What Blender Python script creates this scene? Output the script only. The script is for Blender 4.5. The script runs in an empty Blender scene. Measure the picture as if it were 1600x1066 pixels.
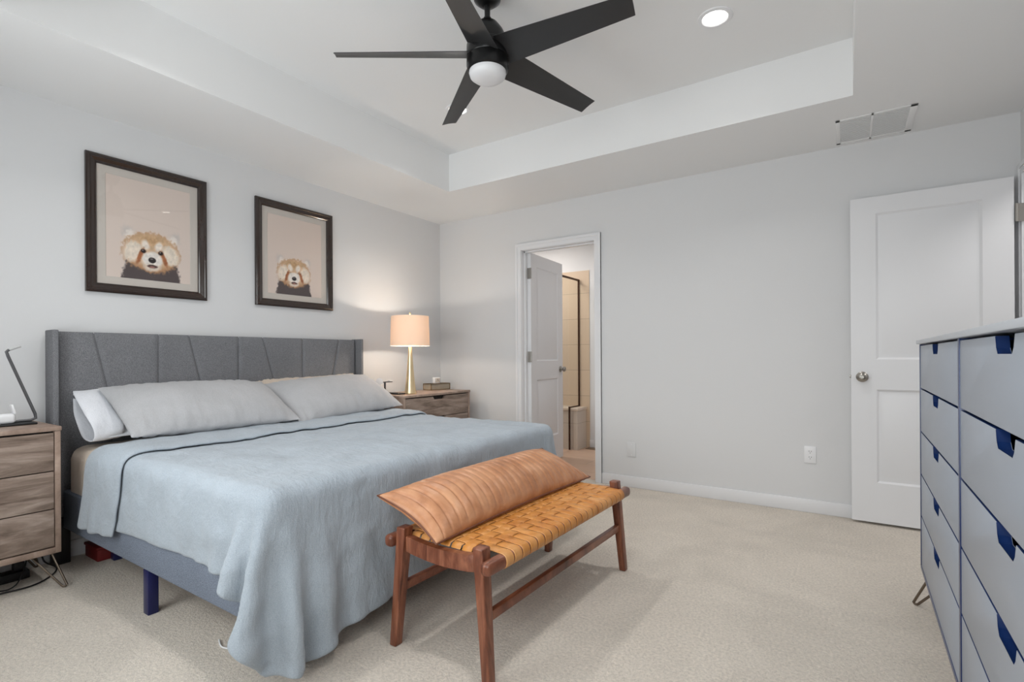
import bpy, bmesh, math, random
import numpy as np
from mathutils import Vector, Matrix

random.seed(7)
SC = bpy.context.scene
COL = SC.collection
R = math.radians
PI = math.pi

# ------------------------------------------------------------------ camera
CAMX, CAMY, CAMZ = 3.5014, -3.9746, 1.0661
YAW, ROLL = 0.5825, -0.0059
cam_d = bpy.data.cameras.new('camera')
cam_d.sensor_width = 36.0
cam_d.lens = 794.44 / 1600 * 36.0
cam_d.shift_y = (556.96 - 533.0) / 1600.0
cam_d.clip_start = 0.01
cam = bpy.data.objects.new('camera', cam_d)
COL.objects.link(cam)
_F = Vector((-math.sin(YAW), math.cos(YAW), 0))
_R0 = Vector((math.cos(YAW), math.sin(YAW), 0))
_U0 = Vector((0, 0, 1))
_Rv = math.cos(ROLL) * _R0 + math.sin(ROLL) * _U0
_Uv = -math.sin(ROLL) * _R0 + math.cos(ROLL) * _U0
cam.matrix_world = Matrix(((_Rv.x, _Uv.x, -_F.x, CAMX), (_Rv.y, _Uv.y, -_F.y, CAMY), (_Rv.z, _Uv.z, -_F.z, CAMZ), (0, 0, 0, 1)))
SC.camera = cam

# ------------------------------------------------------------------ world, light, exposure
SC.view_settings.view_transform = 'Standard'
SC.view_settings.look = 'None'
SC.view_settings.gamma = 1.0
SC.view_settings.use_curve_mapping = False
SC.view_settings.exposure = -0.23
world = bpy.data.worlds.new('daylight')
SC.world = world
world.use_nodes = True
wbg = world.node_tree.nodes['Background']
wbg.inputs['Color'].default_value = (0.92, 0.96, 1.0, 1)
wbg.inputs['Strength'].default_value = 1.0


def area(name, loc, rot, sx, sy, power, color=(1, 1, 1), shape='RECTANGLE', spread=PI):
    l = bpy.data.lights.new(name, 'AREA')
    l.shape = shape
    l.size = sx
    l.size_y = sy
    l.energy = power
    l.color = color
    l.spread = spread
    o = bpy.data.objects.new(name, l)
    o.location = loc
    o.rotation_euler = rot
    COL.objects.link(o)
    return o


# daylight entering through the two windows of the wall behind the camera
WIN = [(0.90, 2.00), (2.40, 3.50)]
WZ0, WZ1 = 0.62, 2.10
for i, (a, b) in enumerate(WIN):
    area('window_daylight', ((a + b) / 2, -4.42, (WZ0 + WZ1) / 2), (R(90), 0, 0), b - a + .2, WZ1 - WZ0 + .2, 44, (0.995, 0.998, 1.0))
# shower lamp, and an unseen lamp added to light the bathroom
area('shower_light', (0.40, 0.75, 2.42), (0, 0, 0), 0.5, 0.3, 17, (1, 0.95, 0.89))
area('bathroom_fill_light', (2.3, 0.8, 2.42), (0, 0, 0), 0.4, 0.4, 7, (1, 0.98, 0.96))
# area lamp just under the closed hall ceiling
area('hall_area_light', (4.95, -0.6, 2.40), (0, 0, 0), 0.5, 0.5, 12, (1, 0.98, 0.96))

# ------------------------------------------------------------------ materials
def lin(c):
    out = []
    for v in c:
        v /= 255.0
        out.append(v / 12.92 if v <= 0.04045 else ((v + 0.055) / 1.055) ** 2.4)
    return tuple(out)


class NT:
    def __init__(self, name):
        self.m = bpy.data.materials.new(name)
        self.m.use_nodes = True
        self.t = self.m.node_tree
        self.b = self.t.nodes['Principled BSDF']
        self.out = self.t.nodes['Material Output']

    def n(self, kind, **kw):
        nd = self.t.nodes.new(kind)
        for k, v in kw.items():
            if k in nd.inputs:
                nd.inputs[k].default_value = v
            else:
                setattr(nd, k, v)
        return nd

    def l(self, a, ao, b, bi):
        self.t.links.new(a.outputs[ao], b.inputs[bi])

    def base(self, col, rough=0.5, metal=0.0, spec=0.5):
        self.b.inputs['Base Color'].default_value = (*col, 1)
        self.b.inputs['Roughness'].default_value = rough
        self.b.inputs['Metallic'].default_value = metal
        self.b.inputs['Specular IOR Level'].default_value = spec
        return self

    def coords(self, scale=(1, 1, 1), rot=(0, 0, 0)):
        tc = self.n('ShaderNodeTexCoord')
        mp = self.n('ShaderNodeMapping')
        mp.inputs['Scale'].default_value = scale
        mp.inputs['Rotation'].default_value = rot
        self.l(tc, 'Object', mp, 'Vector')
        return mp

    def noise(self, mp, scale, detail=3, rough=0.5, dist=0.0):
        nz = self.n('ShaderNodeTexNoise')
        nz.inputs['Scale'].default_value = scale
        nz.inputs['Detail'].default_value = detail
        nz.inputs['Roughness'].default_value = rough
        nz.inputs['Distortion'].default_value = dist
        self.l(mp, 'Vector', nz, 'Vector')
        return nz

    def ramp(self, src, so, stops):
        r = self.n('ShaderNodeValToRGB')
        e = r.color_ramp.elements
        while len(e) < len(stops):
            e.new(0.5)
        for i, (p, c) in enumerate(stops):
            e[i].position = p
            e[i].color = (*c, 1)
        self.l(src, so, r, 'Fac')
        return r

    def bump(self, src, so, strength=0.3, dist=0.01, chain=None):
        bp = self.n('ShaderNodeBump')
        bp.inputs['Strength'].default_value = strength
        bp.inputs['Distance'].default_value = dist
        self.l(src, so, bp, 'Height')
        if chain:
            self.l(chain, 'Normal', bp, 'Normal')
        self.l(bp, 'Normal', self.b, 'Normal')
        return bp


def plain(name, rgb, rough=0.5, metal=0.0, spec=0.5, bump=0, bscale=200):
    m = NT(name).base(lin(rgb), rough, metal, spec)
    mp = m.coords()
    nz = m.noise(mp, bscale, 2)
    m.bump(nz, 'Fac', bump if bump else 0.02, 0.002)
    return m.m


def paint(name, rgb, rough=0.6):
    m = NT(name).base(lin(rgb), rough, 0, 0.3)
    mp = m.coords()
    nz = m.noise(mp, 60, 4, 0.6)
    m.bump(nz, 'Fac', 0.10, 0.004)
    return m.m


def carpet_mat():
    m = NT('carpet_pile').base(lin((196, 185, 172)), 0.95, 0, 0.1)
    mp = m.coords()
    fine = m.noise(mp, 420, 2, 0.7)
    mid = m.noise(mp, 90, 3, 0.7)
    big = m.noise(mp, 2.2, 3, 0.6, 0.6)
    r1 = m.ramp(fine, 'Fac', [(0.3, lin((226, 213, 198))), (0.7, lin((253, 245, 234)))])
    r2 = m.ramp(mid, 'Fac', [(0.3, (0.80, 0.80, 0.80)), (0.7, (1.12, 1.12, 1.12))])
    r3 = m.ramp(big, 'Fac', [(0.35, (0.93, 0.93, 0.93)), (0.65, (1.05, 1.05, 1.05))])
    a = m.n('ShaderNodeMix', data_type='RGBA', blend_type='MULTIPLY')
    a.inputs[0].default_value = 1
    m.t.links.new(r1.outputs[0], a.inputs[6])
    m.t.links.new(r2.outputs[0], a.inputs[7])
    b = m.n('ShaderNodeMix', data_type='RGBA', blend_type='MULTIPLY')
    b.inputs[0].default_value = 1
    m.t.links.new(a.outputs[2], b.inputs[6])
    m.t.links.new(r3.outputs[0], b.inputs[7])
    m.t.links.new(b.outputs[2], m.b.inputs['Base Color'])
    b1 = m.bump(mid, 'Fac', 0.7, 0.012)
    m.bump(fine, 'Fac', 0.8, 0.006, b1)
    return m.m


def wood_mat(name, dark, mid, light, scale=(1, 1, 1), rough=0.45, ns=6, spec=0.4, dist=1.2):
    m = NT(name).base(lin(mid), rough, 0, spec)
    mp = m.coords(scale)
    nz = m.noise(mp, ns, 6, 0.6, dist)
    fine = m.noise(mp, ns * 7, 3, 0.7, 0.2)
    r = m.ramp(nz, 'Fac', [(0.28, lin(dark)), (0.46, lin(mid)), (0.70, lin(light))])
    r2 = m.ramp(fine, 'Fac', [(0.3, (0.86, 0.86, 0.86)), (0.7, (1.08, 1.08, 1.08))])
    a = m.n('ShaderNodeMix', data_type='RGBA', blend_type='MULTIPLY')
    a.inputs[0].default_value = 1
    m.t.links.new(r.outputs[0], a.inputs[6])
    m.t.links.new(r2.outputs[0], a.inputs[7])
    m.t.links.new(a.outputs[2], m.b.inputs['Base Color'])
    m.bump(fine, 'Fac', 0.08, 0.002)
    return m.m


def fabric_mat(name, a, b, scale=500, rough=0.9, bump=0.4, cloud=None, sheen=0.0):
    m = NT(name).base(lin(a), rough, 0, 0.15)
    mp = m.coords()
    nz = m.noise(mp, scale, 2, 0.6)
    r = m.ramp(nz, 'Fac', [(0.35, lin(a)), (0.65, lin(b))])
    src = r
    if cloud:
        cl = m.noise(mp, cloud[0], 4, 0.6, 0.5)
        r2 = m.ramp(cl, 'Fac', [(0.35, (cloud[1],) * 3), (0.65, (cloud[2],) * 3)])
        mx = m.n('ShaderNodeMix', data_type='RGBA', blend_type='MULTIPLY')
        mx.inputs[0].default_value = 1
        m.t.links.new(r.outputs[0], mx.inputs[6])
        m.t.links.new(r2.outputs[0], mx.inputs[7])
        m.t.links.new(mx.outputs[2], m.b.inputs['Base Color'])
    else:
        m.t.links.new(r.outputs[0], m.b.inputs['Base Color'])
    m.b.inputs['Sheen Weight'].default_value = sheen
    m.bump(nz, 'Fac', bump, 0.002)
    return m


def linen_mat(name, a, b, crease=0.35, cdist=0.006):
    m = fabric_mat(name, a, b, 420, 0.9, 0.15, (5, 0.95, 1.04), 0.15)
    mp = m.coords((1.0, 2.6, 1.0), (0, 0, R(20)))
    cr = m.noise(mp, 16, 6, 0.62, 0.35)
    prev = [n for n in m.t.nodes if n.bl_idname == 'ShaderNodeBump'][0]
    m.bump(cr, 'Fac', crease, cdist * 2.2, prev)
    return m.m


def glass_mat(name, tint=(1, 1, 1), gloss=1.0):
    m = NT(name)
    m.t.nodes.remove(m.b)
    tr = m.n('ShaderNodeBsdfTransparent')
    tr.inputs['Color'].default_value = (*tint, 1)
    gl = m.n('ShaderNodeBsdfGlossy')
    gl.inputs['Roughness'].default_value = 0.02
    fr = m.n('ShaderNodeFresnel')
    fr.inputs['IOR'].default_value = 1.5
    mu = m.n('ShaderNodeMath', operation='MULTIPLY')
    mu.inputs[1].default_value = gloss
    geo = m.n('ShaderNodeNewGeometry')
    inv = m.n('ShaderNodeMath', operation='SUBTRACT')
    inv.inputs[0].default_value = 1.0
    m.l(geo, 'Backfacing', inv, 1)
    mu2 = m.n('ShaderNodeMath', operation='MULTIPLY')
    m.l(fr, 'Fac', mu2, 0)
    m.l(inv, 'Value', mu2, 1)
    m.l(mu2, 'Value', mu, 0)
    mx = m.n('ShaderNodeMixShader')
    m.l(mu, 'Value', mx, 0)
    m.l(tr, 'BSDF', mx, 1)
    m.l(gl, 'BSDF', mx, 2)
    m.l(mx, 'Shader', m.out, 'Surface')
    return m.m


def emit_mat(name, rgb, strength):
    m = NT(name).base(rgb, 0.5)
    m.b.inputs['Emission Color'].default_value = (*rgb, 1)
    m.b.inputs['Emission Strength'].default_value = strength
    return m.m


def tile_mat(name, a, b, grout, sx, sz, floor=False):
    m = NT(name).base(lin(a), 0.35, 0, 0.4)
    tc = m.n('ShaderNodeTexCoord')
    mp = m.n('ShaderNodeMapping')
    if not floor:
        mp.inputs['Rotation'].default_value = (R(-90), 0, 0)
    m.l(tc, 'Object', mp, 'Vector')
    br = m.n('ShaderNodeTexBrick')
    br.offset = 0.5 if floor else 0.0
    br.inputs['Color1'].default_value = (*lin(a), 1)
    br.inputs['Color2'].default_value = (*lin(b), 1)
    br.inputs['Mortar'].default_value = (*lin(grout), 1)
    br.inputs['Scale'].default_value = 1.0
    br.inputs['Mortar Size'].default_value = 0.003
    br.inputs['Brick Width'].default_value = sx
    br.inputs['Row Height'].default_value = sz
    m.l(mp, 'Vector', br, 'Vector')
    m.l(br, 'Color', m.b, 'Base Color')
    m.bump(br, 'Fac', -0.3, 0.003)
    return m.m


MW = paint('wall_paint', (221, 221, 222))
MC = paint('ceiling_paint', (240, 240, 240))
MT = plain('trim_paint', (232, 232, 234), 0.35, 0, 0.4)
MDOOR = plain('door_paint', (230, 230, 232), 0.38, 0, 0.4)
MCARPET = carpet_mat()
MNICKEL = plain('brushed_nickel', (168, 164, 158), 0.28, 1.0)
MNSIDE = wood_mat('nightstand_carcass_wood', (126, 106, 94), (156, 134, 120), (184, 162, 148), (1, 1, 1), 0.5, 5)
MNFRONT = wood_mat('nightstand_grain_wood', (92, 76, 66), (138, 120, 108), (178, 160, 148), (1.0, 0.55, 3.4), 0.45, 5, 0.4, 1.0)
MDARKGAP = plain('gap_shade_and_socket_dark', (38, 32, 29), 0.8)
MRODS = plain('hairpin_metal', (126, 114, 102), 0.35, 1.0)
MBLACK = plain('matte_black_plastic', (22, 22, 24), 0.5)
MHEAD = fabric_mat('headboard_fabric', (102, 103, 107), (138, 138, 141), 330, 0.95, 0.6, (3, 0.94, 1.05)).m
MRAIL = fabric_mat('bed_rail_fabric', (94, 102, 116), (136, 144, 158), 330, 0.95, 0.5, (3, 0.94, 1.05)).m
MBEDLEG = plain('navy_metal', (26, 30, 84), 0.35, 0.2)
MSHEET = linen_mat('tan_sheet', (204, 188, 172), (220, 206, 190))
MDUVET = linen_mat('blue_grey_linen', (152, 162, 172), (174, 182, 190), 0.6)
MPILLOW = linen_mat('grey_cotton', (168, 168, 171), (184, 184, 186), 0.2)
MWHITEC = linen_mat('white_cotton', (214, 216, 222), (230, 231, 236), 0.3)
MCREAM = linen_mat('cream_cotton', (200, 184, 168), (216, 202, 188), 0.15)
MBWOOD = wood_mat('walnut_bench_wood', (70, 36, 24), (116, 66, 46), (156, 100, 74), (7, 1.2, 1.2), 0.32, 4, 0.5)
MBWOODZ = wood_mat('walnut_leg_wood', (70, 36, 24), (116, 66, 46), (156, 100, 74), (7, 7, 1.0), 0.32, 4, 0.5)


def leather(name, a, b, c):
    m = NT(name).base(lin(b), 0.38, 0, 0.5)
    mp = m.coords()
    nz = m.noise(mp, 9, 4, 0.6, 0.4)
    r = m.ramp(nz, 'Fac', [(0.3, lin(a)), (0.5, lin(b)), (0.72, lin(c))])
    m.t.links.new(r.outputs[0], m.b.inputs['Base Color'])
    fine = m.noise(mp, 300, 3, 0.6)
    m.bump(fine, 'Fac', 0.12, 0.002)
    return m.m


MLEATH = leather('cognac_leather', (156, 104, 70), (184, 128, 90), (204, 152, 114))
MSTRAP = leather('saddle_leather_strap', (176, 106, 40), (198, 132, 62), (214, 156, 96))
MPIPING = plain('dark_leather_piping', (112, 66, 46), 0.45)
MNAVY = plain('navy_lacquer', (20, 44, 92), 0.3, 0, 0.5)
MDRAW = plain('navy_lacquer_pale_sheen', (148, 156, 168), 0.34, 0, 0.5)  # navy fronts; reflected sheen is put into this paler base colour
MDTOP = plain('pale_slate_top', (176, 180, 186), 0.3, 0, 0.5)
MDIN = plain('near_black_fill', (10, 14, 30), 0.7)
MFANB = plain('black_fan_blade', (46, 46, 47), 0.40, 0, 0.5)
MFANM = plain('black_fan_metal', (20, 20, 21), 0.3, 0.3, 0.5)
MFANG = plain('frosted_fan_glass', (228, 228, 230), 0.4)
MFRAME = wood_mat('espresso_frame_wood', (36, 25, 20), (44, 30, 24), (54, 38, 30), (1, 1, 1), 0.16, 3, 0.7)
MMAT = plain('picture_mat_board', (202, 194, 186), 0.85)
MGLASS = glass_mat('picture_glass', (1, 1, 1), 1.0)
MPANE = glass_mat('window_glass', (0.98, 1, 1), 1.0)
MSHOWER = glass_mat('shower_glass', (0.97, 0.98, 0.97), 0.6)
MBRONZE = plain('oil_rubbed_bronze', (70, 46, 32), 0.4, 0.7)
MTILE = tile_mat('beige_wall_tile', (206, 184, 160), (212, 190, 166), (176, 156, 136), 0.60, 0.30)
MTILE2 = tile_mat('pale_beige_tile', (208, 196, 184), (212, 200, 188), (184, 172, 160), 0.60, 0.30)
MFTILE = tile_mat('bathroom_floor_plank', (204, 172, 150), (210, 180, 158), (170, 142, 122), 0.9, 0.3, True)
MSTONE = plain('cream_stone_slab', (222, 206, 190), 0.3)
MGOLD = NT('brushed_gold').base(lin((234, 212, 172)), 0.34, 1.0).m
MSHADE_ = NT('lamp_shade_linen').base(lin((246, 226, 204)), 0.9, 0, 0.1)
MREDBOX = plain('red_cardboard', (112, 20, 18), 0.7)
MWPLAST = plain('white_plastic', (236, 236, 238), 0.35)
MGREYM = plain('grey_metal_stand', (104, 104, 106), 0.4, 0.6)


def translucent_shade(m):
    t = m.n('ShaderNodeBsdfTranslucent')
    t.inputs['Color'].default_value = (*lin((255, 226, 198)), 1)
    d = m.n('ShaderNodeBsdfDiffuse')
    d.inputs['Color'].default_value = (*lin((246, 232, 214)), 1)
    mx = m.n('ShaderNodeMixShader')
    mx.inputs[0].default_value = 0.15
    m.l(d, 'BSDF', mx, 1)
    m.l(t, 'BSDF', mx, 2)
    m.l(mx, 'Shader', m.out, 'Surface')
    return m.m


MSHADE = translucent_shade(MSHADE_)

# ------------------------------------------------------------------ builders
TOP = {}


def thing(name, label, cat, loc=(0, 0, 0), rz=0.0, group=None, kind=None):
    o = bpy.data.objects.new(name, None)
    o.empty_display_size = 0.05
    COL.objects.link(o)
    o.location = loc
    o.rotation_euler = (0, 0, rz)
    if label:
        o['label'] = label
    if cat:
        o['category'] = cat
    if group:
        o['group'] = group
    if kind:
        o['kind'] = kind
    TOP[o.name] = Matrix.Translation(loc) @ Matrix.Rotation(rz, 4, 'Z')
    return o


def rootm(o):
    while o.parent:
        o = o.parent
    return TOP.get(o.name, Matrix.Identity(4))


def tag(o, label=None, cat=None, group=None, kind=None):
    for k, v in (('label', label), ('category', cat), ('group', group), ('kind', kind)):
        if v:
            o[k] = v
    return o


class B:
    def __init__(self):
        self.bm = bmesh.new()

    def _bev(self, geom_verts, bev, seg=2):
        if bev <= 0:
            return
        es = set()
        vs = set(geom_verts)
        for v in vs:
            for e in v.link_edges:
                if e.verts[0] in vs and e.verts[1] in vs:
                    es.add(e)
        bmesh.ops.bevel(self.bm, geom=list(es), offset=bev, segments=seg, profile=0.5, affect='EDGES')

    def box(self, x0, x1, y0, y1, z0, z1, bev=0.0, seg=2, M=None):
        c = [(x, y, z) for z in (z0, z1) for y in (y0, y1) for x in (x0, x1)]
        if M is not None:
            c = [tuple(M @ Vector(p)) for p in c]
        vs = [self.bm.verts.new(p) for p in c]
        for f in ((0, 2, 3, 1), (4, 5, 7, 6), (0, 1, 5, 4), (1, 3, 7, 5), (3, 2, 6, 7), (2, 0, 4, 6)):
            self.bm.faces.new([vs[i] for i in f])
        self._bev(vs, bev, seg)
        return self

    def hull8(self, pts, bev=0.0, seg=2):
        """pts: 8 corners ordered like box (z0: y0x0,y0x1,y1x0,y1x1; z1 same)"""
        vs = [self.bm.verts.new(p) for p in pts]
        for f in ((0, 2, 3, 1), (4, 5, 7, 6), (0, 1, 5, 4), (1, 3, 7, 5), (3, 2, 6, 7), (2, 0, 4, 6)):
            self.bm.faces.new([vs[i] for i in f])
        self._bev(vs, bev, seg)
        return self

    def cyl(self, p0, p1, r0, r1=None, seg=24, cap=True):
        r1 = r0 if r1 is None else r1
        p0, p1 = Vector(p0), Vector(p1)
        d = (p1 - p0).normalized()
        a = d.orthogonal().normalized()
        b = d.cross(a)
        A = [self.bm.verts.new(p0 + r0 * (math.cos(t) * a + math.sin(t) * b)) for t in [2 * PI * i / seg for i in range(seg)]]
        C = [self.bm.verts.new(p1 + r1 * (math.cos(t) * a + math.sin(t) * b)) for t in [2 * PI * i / seg for i in range(seg)]]
        for i in range(seg):
            j = (i + 1) % seg
            self.bm.faces.new((A[i], A[j], C[j], C[i]))
        if cap:
            self.bm.faces.new(A[::-1])
            self.bm.faces.new(C)
        return self

    def tube(self, pts, r, seg=10, closed=False):
        pts = [Vector(p) for p in pts]
        n = len(pts)
        rings = []
        ref = None
        for i, p in enumerate(pts):
            if closed:
                d = (pts[(i + 1) % n] - pts[i - 1]).normalized()
            else:
                d = (pts[min(i + 1, n - 1)] - pts[max(i - 1, 0)]).normalized()
            if ref is None:
                ref = d.orthogonal().normalized()
            a = (ref - ref.dot(d) * d).normalized()
            ref = a
            b = d.cross(a)
            rings.append([self.bm.verts.new(p + r * (math.cos(t) * a + math.sin(t) * b)) for t in [2 * PI * k / seg for k in range(seg)]])
        m = n if closed else n - 1
        for i in range(m):
            A, C = rings[i], rings[(i + 1) % n]
            for k in range(seg):
                j = (k + 1) % seg
                self.bm.faces.new((A[k], A[j], C[j], C[k]))
        if not closed:
            self.bm.faces.new(rings[0][::-1])
            self.bm.faces.new(rings[-1])
        return self

    def lathe(self, prof, c=(0, 0, 0), seg=40, M=None):
        """prof: (r, z) pairs; r=0 allowed at the ends"""
        rings = []
        for r, z in prof:
            ring = []
            if r < 1e-6:
                p = Vector((0, 0, z))
                ring = [self.bm.verts.new((M @ p if M is not None else p) + Vector(c))]
            else:
                for k in range(seg):
                    t = 2 * PI * k / seg
                    p = Vector((r * math.cos(t), r * math.sin(t), z))
                    ring.append(self.bm.verts.new((M @ p if M is not None else p) + Vector(c)))
            rings.append(ring)
        for A, C in zip(rings, rings[1:]):
            for k in range(seg):
                j = (k + 1) % seg
                if len(A) == 1 and len(C) == 1:
                    continue
                if len(A) == 1:
                    self.bm.faces.new((A[0], C[j], C[k]))
                elif len(C) == 1:
                    self.bm.faces.new((A[k], A[j], C[0]))
                else:
                    self.bm.faces.new((A[k], A[j], C[j], C[k]))
        return self

    def prism(self, poly, fn, a, b, bev=0.0):
        """poly: 2D points; fn(u, v, w) -> 3D; extruded from w=a to w=b"""
        A = [self.bm.verts.new(fn(u, v, a)) for u, v in poly]
        C = [self.bm.verts.new(fn(u, v, b)) for u, v in poly]
        n = len(poly)
        self.bm.faces.new(A[::-1])
        self.bm.faces.new(C)
        for i in range(n):
            j = (i + 1) % n
            self.bm.faces.new((A[i], A[j], C[j], C[i]))
        self._bev(A + C, bev)
        return self

    def grid(self, P, closed_v=False):
        nu, nv = len(P), len(P[0])
        V = [[self.bm.verts.new(p) for p in row] for row in P]
        for i in range(nu - 1):
            for j in range(nv if closed_v else nv - 1):
                k = (j + 1) % nv
                self.bm.faces.new((V[i][j], V[i + 1][j], V[i + 1][k], V[i][k]))
        return V

    def obj(self, name, mat, parent=None, world=True, smooth=35, recalc=True):
        if recalc:
            bmesh.ops.recalc_face_normals(self.bm, faces=self.bm.faces)
        if parent is not None and world:
            self.bm.transform(rootm(parent).inverted())
        me = bpy.data.meshes.new(name)
        self.bm.to_mesh(me)
        self.bm.free()
        o = bpy.data.objects.new(name, me)
        COL.objects.link(o)
        for m in (mat if isinstance(mat, (list, tuple)) else [mat]):
            me.materials.append(m)
        if smooth:
            me.polygons.foreach_set('use_smooth', [True] * len(me.polygons))
            me.set_sharp_from_angle(angle=R(smooth))
        if parent is not None:
            o.parent = parent
        return o


def dup(root, loc, rz=None, label=None, group=None):
    def cp(o, par):
        c = o.copy()
        COL.objects.link(c)
        if par is not None:
            c.parent = par
        for ch in [x for x in bpy.data.objects if x.parent == o]:
            cp(ch, c)
        return c
    r = cp(root, None)
    r.location = loc
    if rz is not None:
        r.rotation_euler = (0, 0, rz)
    if label:
        r['label'] = label
    if group:
        r['group'] = group
    TOP[r.name] = Matrix.Translation(loc) @ Matrix.Rotation(r.rotation_euler.z, 4, 'Z')
    return r


def struct(name, b, mat, parent=None, smooth=35):
    o = b.obj(name, mat, parent, True, smooth)
    if parent is None:
        o['kind'] = 'structure'
    return o


# numpy smooth noise -----------------------------------------------------------
def vnoise(X, Y, seed=0):
    rs = np.random.RandomState(seed)
    T = rs.rand(64, 64)
    xi = np.floor(X).astype(int)
    yi = np.floor(Y).astype(int)
    fx = X - xi
    fy = Y - yi
    fx = fx * fx * (3 - 2 * fx)
    fy = fy * fy * (3 - 2 * fy)
    g = lambda a, b: T[a % 64, b % 64]
    return (g(xi, yi) * (1 - fx) * (1 - fy) + g(xi + 1, yi) * fx * (1 - fy) + g(xi, yi + 1) * (1 - fx) * fy + g(xi + 1, yi + 1) * fx * fy) * 2 - 1


def fbm(X, Y, seed=0, oct=4):
    s = 0
    a = 1.0
    for k in range(oct):
        s = s + a * vnoise(X * 2 ** k, Y * 2 ** k, seed + k)
        a *= 0.5
    return s


# ================================================================== THE ROOM
RX, RY, H, TRAY = 4.325, -4.22, 2.43, 2.735
WT = 0.12
BX0, BX1, BH = 0.995, 1.722, 2.04           # bathroom opening
EY0, EY1, EH = -0.86, -0.075, 2.06           # entry opening on the right wall
BATHY = 1.47

b = B()
b.box(-WT, RX + WT, RY - WT, 0.06, -0.10, 0.0)
b.box(RX + WT, 5.6, -1.6, 0.6, -0.10, 0.0)
struct('floor', b, MCARPET, smooth=0)
b = B()
b.box(-0.5, 2.9, 0.06, BATHY + WT, -0.10, 0.001)
struct('floor_bathroom', b, MFTILE, smooth=0)

b = B(); b.box(-WT, 0, RY - WT, WT, 0, 2.85); struct('wall_left', b, MW, smooth=0)
b = B()
b.box(0, BX0 - 0.018, 0, WT, 0, 2.85)
b.box(BX1 + 0.018, RX + WT, 0, WT, 0, 2.85)
b.box(BX0 - 0.018, BX1 + 0.018, 0, WT, BH + 0.018, 2.85)
struct('wall_back', b, MW, smooth=0)
b = B()
b.box(RX, RX + WT, RY, EY0 - 0.018, 0, 2.85)
b.box(RX, RX + WT, EY1 + 0.018, 0, 0, 2.85)
b.box(RX, RX + WT, EY0 - 0.018, EY1 + 0.018, EH + 0.018, 2.85)
struct('wall_right', b, MW, smooth=0)
b = B()
xs = [0, WIN[0][0], WIN[0][1], WIN[1][0], WIN[1][1], RX + WT]
for a, c in ((0, 1), (2, 3), (4, 5)):
    b.box(xs[a], xs[c], RY - WT, RY, 0, 2.85)
for a, c in ((1, 2), (3, 4)):
    b.box(xs[a], xs[c], RY - WT, RY, 0, WZ0)
    b.box(xs[a], xs[c], RY - WT, RY, WZ1, 2.85)
struct('wall_front', b, MW, smooth=0)

TX0, TX1, TY0, TY1 = 0.763, 3.535, -3.46, -0.747
b = B()
b.box(0, TX0, RY, 0, H, 2.85)
b.box(TX1, RX, RY, 0, H, 2.85)
b.box(TX0, TX1, TY1, 0, H, 2.85)
b.box(TX0, TX1, RY, TY0, H, 2.85)
b.box(TX0, TX1, TY0, TY1, TRAY, 2.85)
struct('ceiling', b, MC, smooth=0)

for i, (a, c) in enumerate(WIN):
    w = thing('window_%d' % (i + 1), None, None, ((a + c) / 2, RY - 0.06, WZ0), kind='structure')
    f = B()
    f.box(a, c, RY - 0.09, RY - 0.03, WZ0, WZ0 + 0.05).box(a, c, RY - 0.09, RY - 0.03, WZ1 - 0.05, WZ1)
    f.box(a, a + 0.05, RY - 0.09, RY - 0.03, WZ0, WZ1).box(c - 0.05, c, RY - 0.09, RY - 0.03, WZ0, WZ1)
    f.box(a, c, RY - 0.08, RY - 0.04, (WZ0 + WZ1) / 2 - 0.02, (WZ0 + WZ1) / 2 + 0.02)
    f.obj('window_frame', MT, w)
    B().box(a + 0.05, c - 0.05, RY - 0.062, RY - 0.058, WZ0 + 0.05, WZ1 - 0.05).obj('window_pane', MPANE, w, smooth=0)
    B().box(a - 0.04, c + 0.04, RY - 0.02, RY + 0.05, WZ0 - 0.03, WZ0, 0.004).obj('window_sill', MT, w)

# hallway beyond the entry and the bathroom shell
b = B(); b.box(5.6, 5.7, -1.6, 0.6, 0, 2.6); struct('wall_hall', b, MW, smooth=0)
b = B(); b.box(RX + WT, 5.6, 0.5, 0.6, 0, 2.6); struct('wall_hall_back', b, MW, smooth=0)
b = B(); b.box(RX + WT, 5.6, -1.7, -1.6, 0, 2.6); struct('wall_hall_front', b, MW, smooth=0)
b = B(); b.box(RX + WT, 5.7, -1.7, 0.6, 2.44, 2.6); struct('ceiling_hall', b, MC, smooth=0)
b = B(); b.box(1.0, 2.9, BATHY, BATHY + WT, 0, 2.6); struct('wall_bathroom_back', b, MW, smooth=0)
b = B(); b.box(-0.5, 1.0, BATHY - 0.008, BATHY + WT, 0, 2.065); struct('wall_bathroom_tile', b, MTILE, smooth=0)
b = B(); b.box(-0.5, 1.0, BATHY, BATHY + WT, 2.065, 2.6); struct('wall_bathroom_upper', b, MW, smooth=0)
b = B(); b.box(-0.6, -0.5, WT, BATHY + WT, 0, 2.6); struct('wall_bathroom_left', b, MW, smooth=0)
b = B(); b.box(2.9, 3.0, WT, BATHY + WT, 0, 2.6); struct('wall_bathroom_right', b, MW, smooth=0)
b = B(); b.box(-0.6, 3.0, WT, BATHY + WT, 2.44, 2.6); struct('ceiling_bathroom', b, MC, smooth=0)


def baseboard(name, x0, x1, y0, y1):
    b = B()
    b.box(x0, x1, y0, y1, 0, 0.088, 0.003)
    struct(name, b, MT)


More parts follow.
